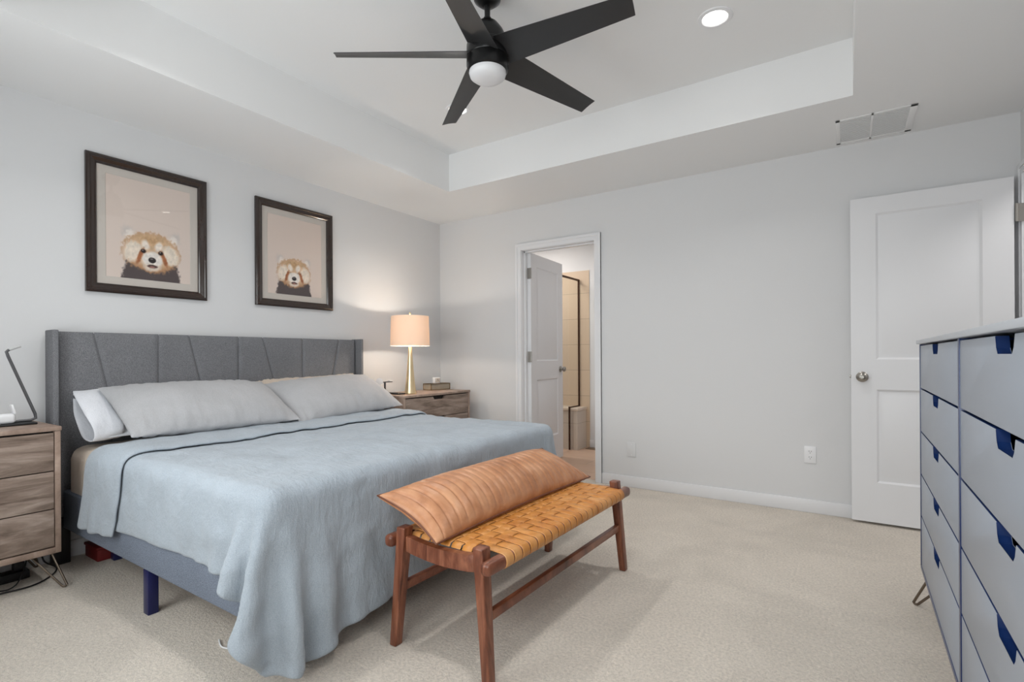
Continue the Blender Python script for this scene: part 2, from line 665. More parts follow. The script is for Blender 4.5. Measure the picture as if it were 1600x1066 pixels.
baseboard('baseboard_back', BX1 + 0.062, RX, -0.013, -0.0005)
b = B(); b.box(0.0005, BX0 - 0.062, -0.013, -0.0005, 0, 0.088, 0.003); struct('baseboard_back_left', b, MT)
baseboard('baseboard_left', 0.0005, 0.013, RY, -0.013)
baseboard('baseboard_right', RX - 0.013, RX - 0.0005, RY, EY0 - 0.062)
baseboard('baseboard_front', 0.013, RX - 0.013, RY + 0.0005, RY + 0.013)
baseboard('baseboard_bathroom', 1.0, 2.9, BATHY - 0.013, BATHY - 0.0005)


# casings: jamb lining plus flat trim with a stepped outer edge
def casing_back():
    b = B()
    b.box(BX0 - 0.018, BX0, -0.001, WT + 0.001, 0, BH)
    b.box(BX1, BX1 + 0.018, -0.001, WT + 0.001, 0, BH)
    b.box(BX0 - 0.018, BX1 + 0.018, -0.001, WT + 0.001, BH, BH + 0.018)
    # door stops
    b.box(BX0, BX0 + 0.012, 0.045, 0.08, 0, BH)
    b.box(BX1 - 0.012, BX1, 0.045, 0.08, 0, BH)
    b.box(BX0, BX1, 0.045, 0.08, BH - 0.012, BH)
    for d, t in ((0.0, 0.012), (0.035, 0.018)):
        i0, i1 = BX0 - 0.004 - d, BX1 + 0.004 + d
        o0, o1 = BX0 - 0.060, BX1 + 0.060
        zt = BH + 0.062
        b.box(o0, i0, -t, -0.0005, 0, zt)
        b.box(i1, o1, -t, -0.0005, 0, zt)
        b.box(i0, i1, -t, -0.0005, BH + 0.004 + d, zt)
    return b


struct('trim_1', casing_back(), MT)


def casing_right():
    b = B()
    b.box(RX - 0.001, RX + WT + 0.001, EY0 - 0.018, EY0, 0, EH)
    b.box(RX - 0.001, RX + WT + 0.001, EY1, EY1 + 0.018, 0, EH)
    b.box(RX - 0.001, RX + WT + 0.001, EY0 - 0.018, EY1 + 0.018, EH, EH + 0.018)
    b.box(RX + 0.045, RX + 0.08, EY0, EY0 + 0.012, 0, EH)
    b.box(RX + 0.045, RX + 0.08, EY1 - 0.012, EY1, 0, EH)
    b.box(RX + 0.045, RX + 0.08, EY0, EY1, EH - 0.012, EH)
    for d, t in ((0.0, 0.012), (0.035, 0.018)):
        i0, i1 = EY0 - 0.004 - d, EY1 + 0.004 + d
        o0, o1 = EY0 - 0.060, EY1 + 0.058
        zt = EH + 0.062
        b.box(RX - t, RX - 0.0005, o0, i0, 0, zt)
        b.box(RX - t, RX - 0.0005, i1, o1, 0, zt)
        b.box(RX - t, RX - 0.0005, i0, i1, EH + 0.004 + d, zt)
    return b


struct('trim_2', casing_right(), MT)


# two-panel moulded door leaf, local: x 0..w, y 0..t (front face y=0), z
def door_leaf(w, t, h, z0, stile, bot, lock0, lock1, top):
    b = B()
    xs = [0, stile, w - stile, w]
    zs = [z0, bot, lock0, lock1, top, z0 + h]
    for face, sgn in ((0.0, 1), (t, -1)):
        V = {}
        for i, x in enumerate(xs):
            for j, z in enumerate(zs):
                V[i, j] = b.bm.verts.new((x, face, z))
        for i in range(3):
            for j in range(5):
                if i == 1 and j in (1, 3):
                    # recessed moulding + raised field
                    x0, x1, za, zb = xs[1], xs[2], zs[j], zs[j + 1]
                    loops = [[V[1, j], V[2, j], V[2, j + 1], V[1, j + 1]]]
                    for ins, dep in ((0.012, 0.009), (0.020, 0.009), (0.042, 0.002)):
                        loops.append([b.bm.verts.new((x, face + sgn * dep, z)) for x, z in
                                      ((x0 + ins, za + ins), (x1 - ins, za + ins), (x1 - ins, zb - ins), (x0 + ins, zb - ins))])
                    for A, C in zip(loops, loops[1:]):
                        for k in range(4):
                            b.bm.faces.new((A[k], A[(k + 1) % 4], C[(k + 1) % 4], C[k]))
                    b.bm.faces.new(loops[-1])
                else:
                    b.bm.faces.new((V[i, j], V[i + 1, j], V[i + 1, j + 1], V[i, j + 1]))
        b_out = [V[i, 0] for i in range(4)] + [V[3, j] for j in range(1, 6)] + [V[i, 5] for i in (2, 1, 0)] + [V[0, j] for j in (4, 3, 2, 1)]
        if sgn == 1:
            first = b_out
        else:
            n = len(first)
            for k in range(n):
                b.bm.faces.new((first[k], first[(k + 1) % n], b_out[(k + 1) % n], b_out[k]))
    return b


def knob(b, x, z, y0, out, r=0.027):
    """door knob with rose; out = -1/+1 direction along y"""
    M = Matrix.Rotation(R(90) * (1 if out < 0 else -1), 4, 'X')
    b.lathe([(0, 0), (0.033, 0), (0.033, 0.004), (0.028, 0.008), (0.012, 0.010), (0.011, 0.026),
             (0.020, 0.030), (r, 0.040), (r, 0.048), (0.020, 0.056), (0.010, 0.058), (0.008, 0.056), (0, 0.056)], (x, y0, z), 28, M)


def place_door(name, leafb, hinge_zs, w, t, M, knob_z, knob_x, back_len=1.0):
    o = leafb.obj(name, MDOOR, None, True, 20)
    o['kind'] = 'structure'
    o.matrix_world = M
    TOP[o.name] = Matrix.Identity(4)
    for out, y in ((-1, -0.0005), (1, t + 0.0005)):
        k = B()
        if out == 1 and back_len < 1:
            M2 = Matrix.Rotation(R(-90), 4, 'X')
            k.lathe([(0, 0), (0.033, 0), (0.033, 0.004), (0.012, 0.008), (0.011, 0.016), (0.024, 0.022), (0.026, 0.030), (0.018, 0.036), (0, 0.037)], (knob_x, y, knob_z), 28, M2)
        else:
            knob(k, knob_x, knob_z, y, out)
        k.obj('door_knob', MNICKEL, o, False, 40)
    return o


# door_2: the bedroom entry, swung open against the back wall (hinges on the right)
DW, DT = 0.757, 0.036
leaf = door_leaf(DW, DT, 2.032, 0.016, 0.131, 0.264, 0.846, 1.033, 1.943)
d2 = place_door('door_2', leaf, (), DW, DT, Matrix.Translation((3.523, -0.0836, 0)), 0.924, 0.058, 0.6)
k = B(); k.box(-0.008, -0.0002, 0.010, 0.026, 0.915, 0.935, 0.002); k.obj('latch_bolt', MNICKEL, d2, False)
for z in (0.25, 1.05, 1.846):
    h = B()
    h.cyl((DW + 0.010, -0.004, z - 0.05), (DW + 0.010, -0.004, z + 0.05), 0.007, seg=12)
    h.box(DW + 0.012, DW + 0.080, 0.002, 0.006, z - 0.05, z + 0.05)
    h.obj('hinge', MNICKEL, d2, False)

# door_1: the bathroom door, swung into the bathroom, hinged on the left jamb
w1 = 0.706
leaf = door_leaf(w1, DT, 2.02, 0.012, 0.115, 0.264, 0.840, 1.020, 1.915)
ang = math.atan2(0.79 - 0.085, 1.002 - 1.042)
# local x runs from the hinge edge to the free edge; local -y is the face turned to the room
M = Matrix.Translation((1.042, 0.085, 0)) @ Matrix.Rotation(ang, 4, 'Z')
d1 = place_door('door_1', leaf, (), w1, DT, M, 0.93, w1 - 0.06)
for z in (0.25, 1.06, 1.84):
    h = B()
    h.cyl((-0.008, -0.004, z - 0.05), (-0.008, -0.004, z + 0.05), 0.007, seg=12)
    h.box(-0.006, -0.002, 0.0, 0.034, z - 0.05, z + 0.05)
    h.obj('hinge', MNICKEL, d1, False)
    h = B()

# shower: bench block, stone slab, framed glass panel
t = thing('shower_bench', 'pale tiled shower bench with a cream stone top, seen through the doorway', 'bench', (0.9, 1.34, 0))
B().box(-0.5, 0.955, 1.225, BATHY - 0.009, 0.001, 0.445).obj('tiled_base', MTILE2, t, smooth=0)
B().box(-0.5, 0.968, 1.212, BATHY - 0.009, 0.445, 0.475, 0.004).obj('stone_top', MSTONE, t)
t = thing('shower_screen', 'clear glass shower panel framed in dark bronze metal', 'shower screen', (0.86, 1.2, 0))
PX = 0.868
fr = B()
fr.box(PX - 0.009, PX + 0.009, 0.55, BATHY - 0.01, 1.945, 1.965)
fr.obj('top_rail', MBRONZE, t)
B().box(PX - 0.008, PX + 0.008, BATHY - 0.026, BATHY - 0.01, 0.477, 1.945).obj('wall_post', MBRONZE, t)
B().box(PX - 0.008, PX + 0.008, 1.2085, BATHY - 0.027, 0.476, 0.488).obj('bench_rail', MBRONZE, t)
B().box(PX - 0.008, PX + 0.008, 1.192, 1.208, 0.002, 0.492).obj('front_post', MBRONZE, t)
gb = B()
gb.box(PX - 0.003, PX + 0.003, 1.205, BATHY - 0.036, 0.494, 1.944)
gb.box(PX - 0.003, PX + 0.003, 0.56, 1.188, 0.02, 1.944)
gb.obj('glass_panel', MSHOWER, t, smooth=0)
t = tag(B().box(0.995, 1.16, 1.34, 1.45, 0.0012, 0.006, 0.001).obj('floor_register', plain('tan_register_metal', (128, 108, 88), 0.5)),
        'small tan metal floor register at the foot of the bathroom wall', 'floor vent')

# ================================================================== CEILING THINGS
def recessed(label, loc, power, group=None):
    t = thing('recessed_light', label, 'ceiling light', loc, 0, 'recessed ceiling lights')
    B().lathe([(0.058, -0.004), (0.062, -0.007), (0.080, -0.005), (0.082, 0.0), (0.055, 0.0), (0.058, -0.004)], loc, 36).obj('trim_ring', MWPLAST, t)
    B().lathe([(0, -0.003), (0.056, -0.003), (0.056, -0.001), (0, -0.001)], loc, 36).obj('lens', emit_mat('downlight_lens', (1.0, 0.97, 0.92), 9.0), t)
    return t


LZ = TRAY
L0 = recessed('round white recessed downlight, lit, in the open tray ceiling right of the fan', (2.965, -1.32, LZ), 1)
dup(L0, (1.315, -1.305, LZ), None, 'round white recessed downlight partly hidden behind a fan blade')
dup(L0, (1.315, -2.90, LZ), None, 'white recessed downlight in the tray ceiling above the middle of the bed')
dup(L0, (2.965, -2.90, LZ), None, 'round white recessed downlight in the tray ceiling nearest the camera, out of frame')
for x, y in ((2.965, -1.32), (1.315, -1.305), (1.315, -2.90), (2.965, -2.90)):
    area('downlight_glow', (x, y, LZ - 0.012), (0, 0, 0), 0.16, 0.16, 6.0, (1, 0.985, 0.965), 'DISK', R(128))

# ceiling vent
t = thing('ceiling_vent', 'white rectangular air vent with two louvred panels on the ceiling above the entry door', 'air vent', (3.64, -0.25, H))
x0, x1, y0, y1 = 3.452, 3.832, -0.452, -0.052
b = B()
b.box(x0, x1, y0, y0 + 0.022, H - 0.005, H - 0.0005, 0.001).box(x0, x1, y1 - 0.022, y1, H - 0.005, H - 0.0005, 0.001)
b.box(x0, x0 + 0.022, y0, y1, H - 0.005, H - 0.0005, 0.001).box(x1 - 0.032, x1, y0, y1, H - 0.005, H - 0.0005, 0.001)
xm = (x0 + x1) / 2 - 0.012
b.box(xm - 0.006, xm + 0.006, y0, y1, H - 0.005, H - 0.0005, 0.001)
b.obj('vent_frame', MC, t)
for a, c in ((x0 + 0.022, xm - 0.006), (xm + 0.006, x1 - 0.032)):
    b = B()
    n = 22
    for i in range(n):
        y = y0 + 0.026 + (y1 - y0 - 0.052) * i / (n - 1)
        b.box(a, c, -0.0075, 0.0075, -0.0008, 0.0008, 0, 2, Matrix.Translation((0, y, H - 0.0035)) @ Matrix.Rotation(R(10), 4, 'X'))
    b.obj('louvre_panel', MC, t, smooth=0)

# ceiling fan -------------------------------------------------------------------
FX, FY = 2.143, -2.10
t = thing('ceiling_fan', 'black five-blade ceiling fan with a round frosted light, hung from the tray ceiling', 'ceiling fan', (FX, FY, TRAY))
c = (FX, FY, 0)
B().lathe([(0, TRAY - 0.001), (0.068, TRAY - 0.001), (0.068, TRAY - 0.02), (0.060, TRAY - 0.05), (0.034, TRAY - 0.072), (0.014, TRAY - 0.076), (0, TRAY - 0.076)], c).obj('canopy', MFANM, t)
B().cyl((FX, FY, 2.56), (FX, FY, TRAY - 0.07), 0.013, seg=20).obj('downrod', MFANM, t)
B().lathe([(0, 2.605), (0.018, 2.605), (0.022, 2.590), (0.050, 2.575), (0.072, 2.545), (0.083, 2.520), (0.085, 2.482), (0, 2.482)], c).obj('motor_housing', MFANM, t)
B().lathe([(0, 2.480), (0.092, 2.480), (0.095, 2.475), (0.095, 2.424), (0.093, 2.421), (0, 2.421)], c).obj('motor_band', MFANM, t)
B().lathe([(0, 2.419), (0.095, 2.419), (0.096, 2.407), (0.096, 2.384), (0.092, 2.366), (0.085, 2.360), (0, 2.360)], c).obj('light_housing', MFANM, t)
B().lathe([(0.083, 2.368), (0.084, 2.352), (0.080, 2.338), (0.066, 2.327), (0.040, 2.321), (0, 2.319)], c).obj('light_globe', MFANG, t, smooth=60)
for i in range(5):
    th = R(1.2 + 72 * i)
    a = Vector((math.cos(th), math.sin(th), 0))
    tg = Vector((-math.sin(th), math.cos(th), 0))
    b = B()
    NU, NVV = 18, 9
    tops, bots = [], []
    for iu in range(NU + 1):
        u = iu / NU
        rr = 0.078 + (0.680 - 0.078) * u
        w = 0.150 - 0.060 * u
        pitch = R(20)
        rowt, rowb = [], []
        for iv in range(NVV):
            v = iv / (NVV - 1) * 2 - 1
            s = v * w / 2
            rad = rr - (0.005 * v * (u ** 8))
            camber = 0.006 * (1 - v * v)
            zc = 2.436 - math.sin(pitch) * s + camber - 0.022 * u
            p = c[0] + a.x * rad + tg.x * s * math.cos(pitch), c[1] + a.y * rad + tg.y * s * math.cos(pitch), zc
            th2 = 0.0045 * math.sqrt(max(0.05, 1 - v * v * 0.95))
            rowt.append((p[0], p[1], p[2] + th2))
            rowb.append((p[0], p[1], p[2] - th2))
        P = rowt + rowb[::-1]
        tops.append(P)
    V = b.grid(tops, True)
    b.bm.faces.new(V[0][::-1])
    b.bm.faces.new(V[-1])
    b.obj('fan_blade', MFANB, t, smooth=50)

# ================================================================== PICTURES
def panda(W, Hh, seed, closed, cu, hw):
    nx, ny = 150, 190
    U, V = np.meshgrid(np.linspace(0, 1, nx), np.linspace(0, 1, ny))
    X = (U - cu) * W
    Y = (V - 0.285) * Hh
    s = hw / 0.15
    X = X / s
    Y = Y / s
    n1 = fbm(U * 40, V * 40, seed)
    n2 = fbm(U * 14, V * 60, seed + 9)
    col = np.zeros((ny, nx, 3)) + np.array([222, 206, 196.])

    def blend(mask, rgb):
        m = np.clip(mask, 0, 1)[..., None]
        nonlocal col
        col = col * (1 - m) + np.array(rgb, float) * m

    def ell(cx, cy, rx, ry, soft=0.12, nz=0.05, rot=0):
        x = X - cx
        y = Y - cy
        if rot:
            x, y = x * math.cos(rot) + y * math.sin(rot), -x * math.sin(rot) + y * math.cos(rot)
        d = np.sqrt((x / rx) ** 2 + (y / ry) ** 2) + nz * n1
        return (1 - d) / soft + 0.5

    # dark shoulders and chest
    sh = (0.150 + 0.02 * (-(Y + 0.1)) / 0.1 - np.abs(X)) / 0.012 + 0.6 * n1
    blend(np.minimum(sh, (-0.035 - Y - 0.3 * np.maximum(0, np.abs(X) - 0.09)) / 0.012 + 0.8 * n1), (88, 78, 78))
    # ear tufts
    for sx in (-1, 1):
        blend(0.55 * ell(sx * 0.128, 0.108, 0.034, 0.036, 0.5, 0.3), (206, 196, 190))
        blend(0.75 * ell(sx * 0.112, 0.088, 0.026, 0.030, 0.5, 0.3), (236, 226, 218))
    # head
    blend(ell(0, 0.0, 0.152, 0.118, 0.13, 0.08), (182, 138, 102))
    blend(ell(0, 0.012, 0.140, 0.104, 0.30, 0.10), (212, 180, 148))
    blend(0.6 * ell(0, 0.075, 0.09, 0.035, 0.7, 0.2), (196, 158, 118))
    # pale cheeks
    for sx in (-1, 1):
        blend(ell(sx * 0.100, -0.004, 0.046, 0.062, 0.35, 0.15, sx * 0.25), (234, 220, 204))
        blend(0.9 * ell(sx * 0.036, 0.044, 0.021, 0.030, 0.5, 0.15, -sx * 0.3), (238, 226, 214))
        # rust tear marks
        blend(0.95 * ell(sx * 0.063, -0.026, 0.013, 0.048, 0.5, 0.18, sx * 0.35), (166, 104, 68))
    # muzzle
    blend(ell(0, -0.040, 0.056, 0.048, 0.28, 0.10), (238, 230, 222))
    blend(0.8 * ell(0, -0.088, 0.045, 0.022, 0.35, 0.15), (228, 212, 196))
    blend(0.9 * ell(0, -0.080, 0.028, 0.010, 0.3, 0.05), (84, 60, 54))
    blend(0.7 * ell(0, -0.084, 0.016, 0.005, 0.3, 0.02), (170, 120, 110))
    blend(ell(0, -0.043, 0.020, 0.017, 0.2, 0.02), (44, 38, 38))
    blend(0.7 * ell(-0.003, -0.036, 0.009, 0.004, 0.5, 0.0), (130, 122, 120))
    for sx in (-1, 1):
        if closed:
            e = (0.0022 - np.abs(Y - 0.004 - 4.0 * (X - sx * 0.045) ** 2)) / 0.002
            blend(np.minimum(e, (0.019 - np.abs(X - sx * 0.045)) / 0.003), (62, 44, 38))
        else:
            blend(ell(sx * 0.046, 0.006, 0.0150, 0.0125, 0.25, 0.03), (92, 60, 44))
            blend(ell(sx * 0.046, 0.006, 0.0105, 0.0100, 0.2, 0.0), (34, 26, 26))
            blend(0.8 * ell(sx * 0.046 - 0.003, 0.010, 0.0028, 0.0028, 0.4, 0.0), (220, 214, 210))
    head = np.clip(ell(0, 0, 0.152, 0.118, 0.2, 0.0), 0, 1)[..., None]
    col = col * (1 + 0.06 * head * n1[..., None])
    return np.clip(col, 0, 255)


def print_mat(name):
    m = NT(name).base((0.8, 0.8, 0.8), 0.8, 0, 0.2)
    vc = m.n('ShaderNodeVertexColor')
    vc.layer_name = 'ink'
    m.l(vc, 'Color', m.b, 'Base Color')
    return m.m


MPRINT = print_mat('printed_paper')


def picture(label, y0, y1, z0, z1, seed, closed, cu, hw):
    t = thing('framed_picture', label, 'framed picture', (0.0, (y0 + y1) / 2, z0), 0, 'framed animal prints above the bed')
    # moulded frame: profile swept round the rectangle (w = inset from outer edge, d = height off the wall)
    prof = [(0.0, 0.002), (0.0, 0.020), (0.006, 0.027), (0.016, 0.029), (0.020, 0.026), (0.024, 0.026), (0.030, 0.023), (0.040, 0.018), (0.044, 0.018), (0.049, 0.014), (0.052, 0.010), (0.052, 0.002)]
    b = B()
    rows = []
    for w, d in prof:
        rows.append([(d, y0 + w, z0 + w), (d, y1 - w, z0 + w), (d, y1 - w, z1 - w), (d, y0 + w, z1 - w)])
    b.grid(rows, True)
    b.obj('frame', MFRAME, t, smooth=20)
    i = 0.050
    m = 0.096
    b = B()
    rows = []
    for w, d in ((i, 0.005), (m - 0.003, 0.005), (m, 0.0035)):
        rows.append([(d, y0 + w, z0 + w), (d, y1 - w, z0 + w), (d, y1 - w, z1 - w), (d, y0 + w, z1 - w)])
    b.grid(rows, True)
    b.obj('mat_board', MMAT, t, smooth=0)
    W, Hh = (y1 - y0) - 2 * m + 0.004, (z1 - z0) - 2 * m + 0.004
    C = panda(W, Hh, seed, closed, cu, hw)
    ny, nx = C.shape[:2]
    b = B()
    ys = np.linspace(y0 + m - 0.002, y1 - m + 0.002, nx)
    zs = np.linspace(z0 + m - 0.002, z1 - m + 0.002, ny)
    b.grid([[(0.003, y, z) for y in ys] for z in zs])
    o = b.obj('art_print', MPRINT, t, smooth=0)
    me = o.data
    ca = me.color_attributes.new('ink', 'FLOAT_COLOR', 'POINT')
    A = np.ones((len(me.vertices), 4))
    c = C.reshape(-1, 3) / 255.0
    A[:, :3] = np.where(c <= 0.04045, c / 12.92, ((c + 0.055) / 1.055) ** 2.4)
    ca.data.foreach_set('color', A.ravel())
    B().box(0.0070, 0.0085, y0 + 0.048, y1 - 0.048, z0 + 0.048, z1 - 0.048).obj('glass_pane', MGLASS, t, smooth=0)


picture('dark-framed red panda print with open eyes, hung left above the bed', -2.930, -2.297, 1.440, 2.214, 3, False, 0.52, 0.150)
picture('dark-framed red panda print with closed eyes, hung right above the bed', -1.968, -1.326, 1.443, 2.214, 31, True, 0.47, 0.137)

# ================================================================== OUTLETS
def plate(name, label, x, z, w, h, kind):
    t = thing(name, label, 'outlet' if kind else 'wall plate', (x, 0, z))
    B().box(x - w / 2, x + w / 2, -0.0065, -0.0005, z - h / 2, z + h / 2, 0.0025).obj('cover_plate', MWPLAST if kind else MW, t)
    if kind:
        for s in (-1, 1):
            B().prism([(0.017 * math.cos(q) * 1.0, max(-0.0125, min(0.0125, 0.017 * math.sin(q)))) for q in [2 * PI * k / 24 for k in range(24)]],
                      lambda u, v, ww, s=s: (x + u, ww, z + s * 0.0195 + v), -0.0085, -0.0066).obj('socket_face', MWPLAST, t)
            sl = B()
            for dx in (-0.0065, 0.0065):
                sl.box(x + dx - 0.0012, x + dx + 0.0012, -0.0092, -0.0086, z + s * 0.0195 + 0.000, z + s * 0.0195 + 0.008)
            sl.box(x - 0.002, x + 0.002, -0.0092, -0.0086, z + s * 0.0195 - 0.009, z + s * 0.0195 - 0.005)
            sl.obj('socket_slots', MBLACK, t)
    else:
        for q in (-1, 1):
            B().cyl((x, -0.0066, z + q * 0.042), (x, -0.0078, z + q * 0.042), 0.003, 0.003, 12).obj('screw_head', MWPLAST, t)


plate('power_outlet', 'white duplex power outlet low on the back wall near the open entry door', 3.291, 0.390, 0.072, 0.115, True)
plate('cable_plate', 'small white blank cable plate low on the back wall, right of the bathroom doorway', 2.04, 0.305, 0.072, 0.115, False)

# ================================================================== NIGHTSTANDS
NH, NB, NWID, ND = 0.752, 0.165, 0.862, 0.42


def nightstand(label, loc):
    """local origin: floor, back-left (y from -NWID to 0, x 0..ND), front faces +x"""
    t = thing('nightstand', label, 'nightstand', loc, 0, 'matching wood nightstands')
    L = lambda b, n, m, par=t, **k: b.obj(n, m, par, False, **k)
    c = B()
    c.box(0, ND - 0.004, -NWID + 0.003, -NWID + 0.024, NB, NH - 0.020, 0.001)
    c.box(0, ND - 0.004, -0.024, -0.003, NB, NH - 0.020, 0.001)
    c.box(0, ND - 0.004, -NWID + 0.024, -0.024, NB, NB + 0.026, 0.001)
    c.box(0, 0.01, -NWID + 0.02, -0.02, NB, NH - 0.02)
    L(c, 'carcass', MNSIDE)
    B_ = B(); B_.box(-0.002, ND, -NWID, 0, NH - 0.020, NH, 0.002); L(B_, 'top_board', MNSIDE)
    i_ = B(); i_.box(0.012, ND - 0.03, -NWID + 0.024, -0.024, NB + 0.026, NH - 0.021); L(i_, 'inner_shade_block', MDARKGAP)  # solid dark block, painted-in shade behind the drawer gaps
    zs = [NB + 0.030, NB + 0.030 + 0.175, NB + 0.030 + 0.351, NH - 0.026]
    for k in range(3):
        z0, z1 = zs[k] + 0.0025, zs[k + 1] - 0.0025
        y0, y1 = -NWID + 0.0275, -0.0275
        yc = (y0 + y1) / 2
        hw, hd = 0.078, 0.028
        poly = [(y0, z0), (y1, z0), (y1, z1)]
        poly += [(yc + hw, z1), (yc + hw - 0.012, z1 - hd + 0.006), (yc + hw - 0.022, z1 - hd), (yc - hw + 0.022, z1 - hd), (yc - hw + 0.012, z1 - hd + 0.006), (yc - hw, z1), (y0, z1)]
        d = B()
        d.prism(poly, lambda u, v, w: (w, u, v), ND - 0.026, ND - 0.006, 0.001)
        L(d, 'drawer', MNFRONT)
    for sx, sy in ((1, 1), (1, -1), (-1, 1), (-1, -1)):
        x = ND / 2 + sx * (ND / 2 - 0.055)
        y = -NWID / 2 + sy * (NWID / 2 - 0.075)
        tip = (x + (0.070 if sx > 0 else -0.030), y + sy * 0.078, 0.006)
        lg = B()
        a0 = (x + sx * 0.01, y + sy * 0.045, NB)
        a1 = (x - sx * 0.03, y - sy * 0.025, NB)
        off = Vector((sx * 0.004, sy * 0.008, 0))
        tp = Vector(tip)
        lg.tube([a0, tp + off + Vector((0, 0, 0.004)), tp + off * 0.5, tp - off * 0.5, tp - off + Vector((0, 0, 0.004)), a1], 0.0048, 10)
        lg.box(x - 0.04, x + 0.04, y - 0.045, y + 0.055, NB - 0.004, NB - 0.0002)
        L(lg, 'hairpin_leg', MRODS)
    return t


nsl = nightstand('greyish wood three-drawer nightstand on hairpin legs left of the bed, by the frame edge', (-0.005 + 0.0, 0, 0))
nsl.location = (0.012, -3.148, 0)
TOP[nsl.name] = Matrix.Translation(nsl.location)
nsr = dup(nsl, (0.115, -0.190, 0), None, 'greyish wood three-drawer nightstand under the gold lamp, right of the bed')

# ---- things on the right nightstand
LX, LY = 0.39, -0.83
t = thing('table_lamp', 'lit table lamp with a tapered gold base and cream drum shade on the right nightstand', 'lamp', (LX, LY, NH))
prof = [(0, 0.0005), (0.050, 0.0005), (0.051, 0.006)]
for k in range(14):
    u = k / 13
    prof.append((0.0500 - 0.036 * u ** 0.72, 0.010 + 0.395 * u))
prof += [(0.010, 0.412), (0.008, 0.425), (0, 0.425)]
B().lathe([(r, z + NH) for r, z in prof], (LX, LY, 0), 16).obj('lamp_base', MGOLD, t, smooth=20)
sh = B()
z0, z1 = 1.160, 1.413
sh.lathe([(0.1655, z0), (0.158, z1), (0.1565, z1), (0.164, z0), (0.1655, z0)], (LX, LY, 0), 48)
sh.obj('lamp_shade', MSHADE, t)
hp = B()
hp.cyl((LX + 0.034, LY, 1.17), (LX + 0.034, LY, 1.40), 0.0015, seg=6)
hp.cyl((LX - 0.034, LY, 1.17), (LX - 0.034, LY, 1.40), 0.0015, seg=6)
hp.cyl((LX - 0.034, LY, 1.17), (LX + 0.034, LY, 1.17), 0.002, seg=6)
hp.cyl((LX, LY, 1.398), (LX, LY, 1.428), 0.003, seg=8)
for q in range(3):
    hp.cyl((LX, LY, 1.40), (LX + 0.156 * math.cos(q * 2.094), LY + 0.156 * math.sin(q * 2.094), 1.40), 0.002, seg=6)
hp.lathe([(0, 1.424), (0.007, 1.428), (0.009, 1.436), (0.005, 1.446), (0, 1.450)], (LX, LY, 0), 12)
hp.obj('harp_finial', MGOLD, t)
B().lathe([(0, 1.212), (0.012, 1.216), (0.022, 1.25), (0.026, 1.29), (0.020, 1.325), (0, 1.345)], (LX, LY, 0), 20).obj('bulb', emit_mat('warm_bulb', (1, 0.88, 0.72), 14.0), t)
for zz, en in ((1.368, 5.5), (1.192, 4.5)):
    pl = bpy.data.lights.new('lamp_glow', 'POINT')
    pl.energy = en
    pl.color = (1.0, 0.91, 0.80)
    pl.shadow_soft_size = 0.012
    po = bpy.data.objects.new('lamp_glow', pl)
    po.location = (LX, LY, zz)
    COL.objects.link(po)

# trinket box and clock
bx, by = 0.215, -0.30
t = thing('trinket_box', 'low glass and brass trinket box on the right nightstand behind the lamp', 'box', (bx, by, NH), R(-8))
MBOXG = plain('smoky_box_glass', (150, 140, 124), 0.15, 0, 0.6)
b = B(); b.box(-0.055, 0.055, -0.115, 0.115, 0.002, 0.058); b.obj('glass_body', MBOXG, t, False)
b = B()
for z in (0.003, 0.058):
    for s in (-1, 1):
        b.box(s * 0.056 - 0.003, s * 0.056 + 0.003, -0.119, 0.119, z - 0.0025, z + 0.003)
        b.box(-0.059, 0.059, s * 0.116 - 0.003, s * 0.116 + 0.003, z - 0.0025, z + 0.003)
for sx in (-1, 1):
    for sy in (-1, 1):
        b.box(sx * 0.056 - 0.003, sx * 0.056 + 0.003, sy * 0.116 - 0.003, sy * 0.116 + 0.003, 0.001, 0.060)
b.obj('brass_edging', plain('aged_brass', (128, 104, 72), 0.4, 0.8), t, False)
t = thing('alarm_clock', 'small white square clock standing on the trinket box', 'clock', (bx - 0.005, by - 0.0, NH + 0.0612), R(-8))
b = B(); b.box(-0.018, 0.018, -0.036, 0.036, 0.0, 0.056, 0.006, 3); b.obj('clock_case', MWPLAST, t, False)
b = B(); b.box(0.0182, 0.0192, -0.028, 0.028, 0.008, 0.048, 0.0004); b.obj('clock_face', plain('clock_face_cream', (206, 196, 186), 0.5), t, False)
b = B()
b.box(0.0194, 0.0200, -0.002, 0.002, 0.028, 0.042).box(0.0194, 0.0200, -0.002, 0.014, 0.026, 0.029)
b.obj('clock_hands', MBLACK, t, False)

# wireless charger
t = thing('charging_stand', 'slim T-shaped charging stand with a white round pad on the right nightstand', 'charging stand', (0.29, -0.895, NH))
b = B(); b.box(0.18, 0.395, -0.965, -0.890, NH + 0.0005, NH + 0.012, 0.005, 3); b.obj('stand_base', MBLACK, t)
b = B(); b.box(0.190, 0.202, -0.945, -0.930, NH + 0.011, NH + 0.098, 0.003); b.obj('stand_post', MGREYM, t)
b = B(); b.box(0.178, 0.214, -0.985, -0.865, NH + 0.096, NH + 0.104, 0.003); b.obj('stand_arm', MGREYM, t)
dirc = Vector((0.72, -0.69, 0.05)).normalized()
b = B(); b.cyl(Vector((0.196, -0.998, NH + 0.106)), Vector((0.196, -0.998, NH + 0.106)) + dirc * 0.008, 0.030, seg=32); b.obj('round_pad', MWPLAST, t)
b = B(); b.box(0.180, 0.212, -0.892, -0.858, NH + 0.104, NH + 0.110, 0.002); b.obj('side_pad', MWPLAST, t)

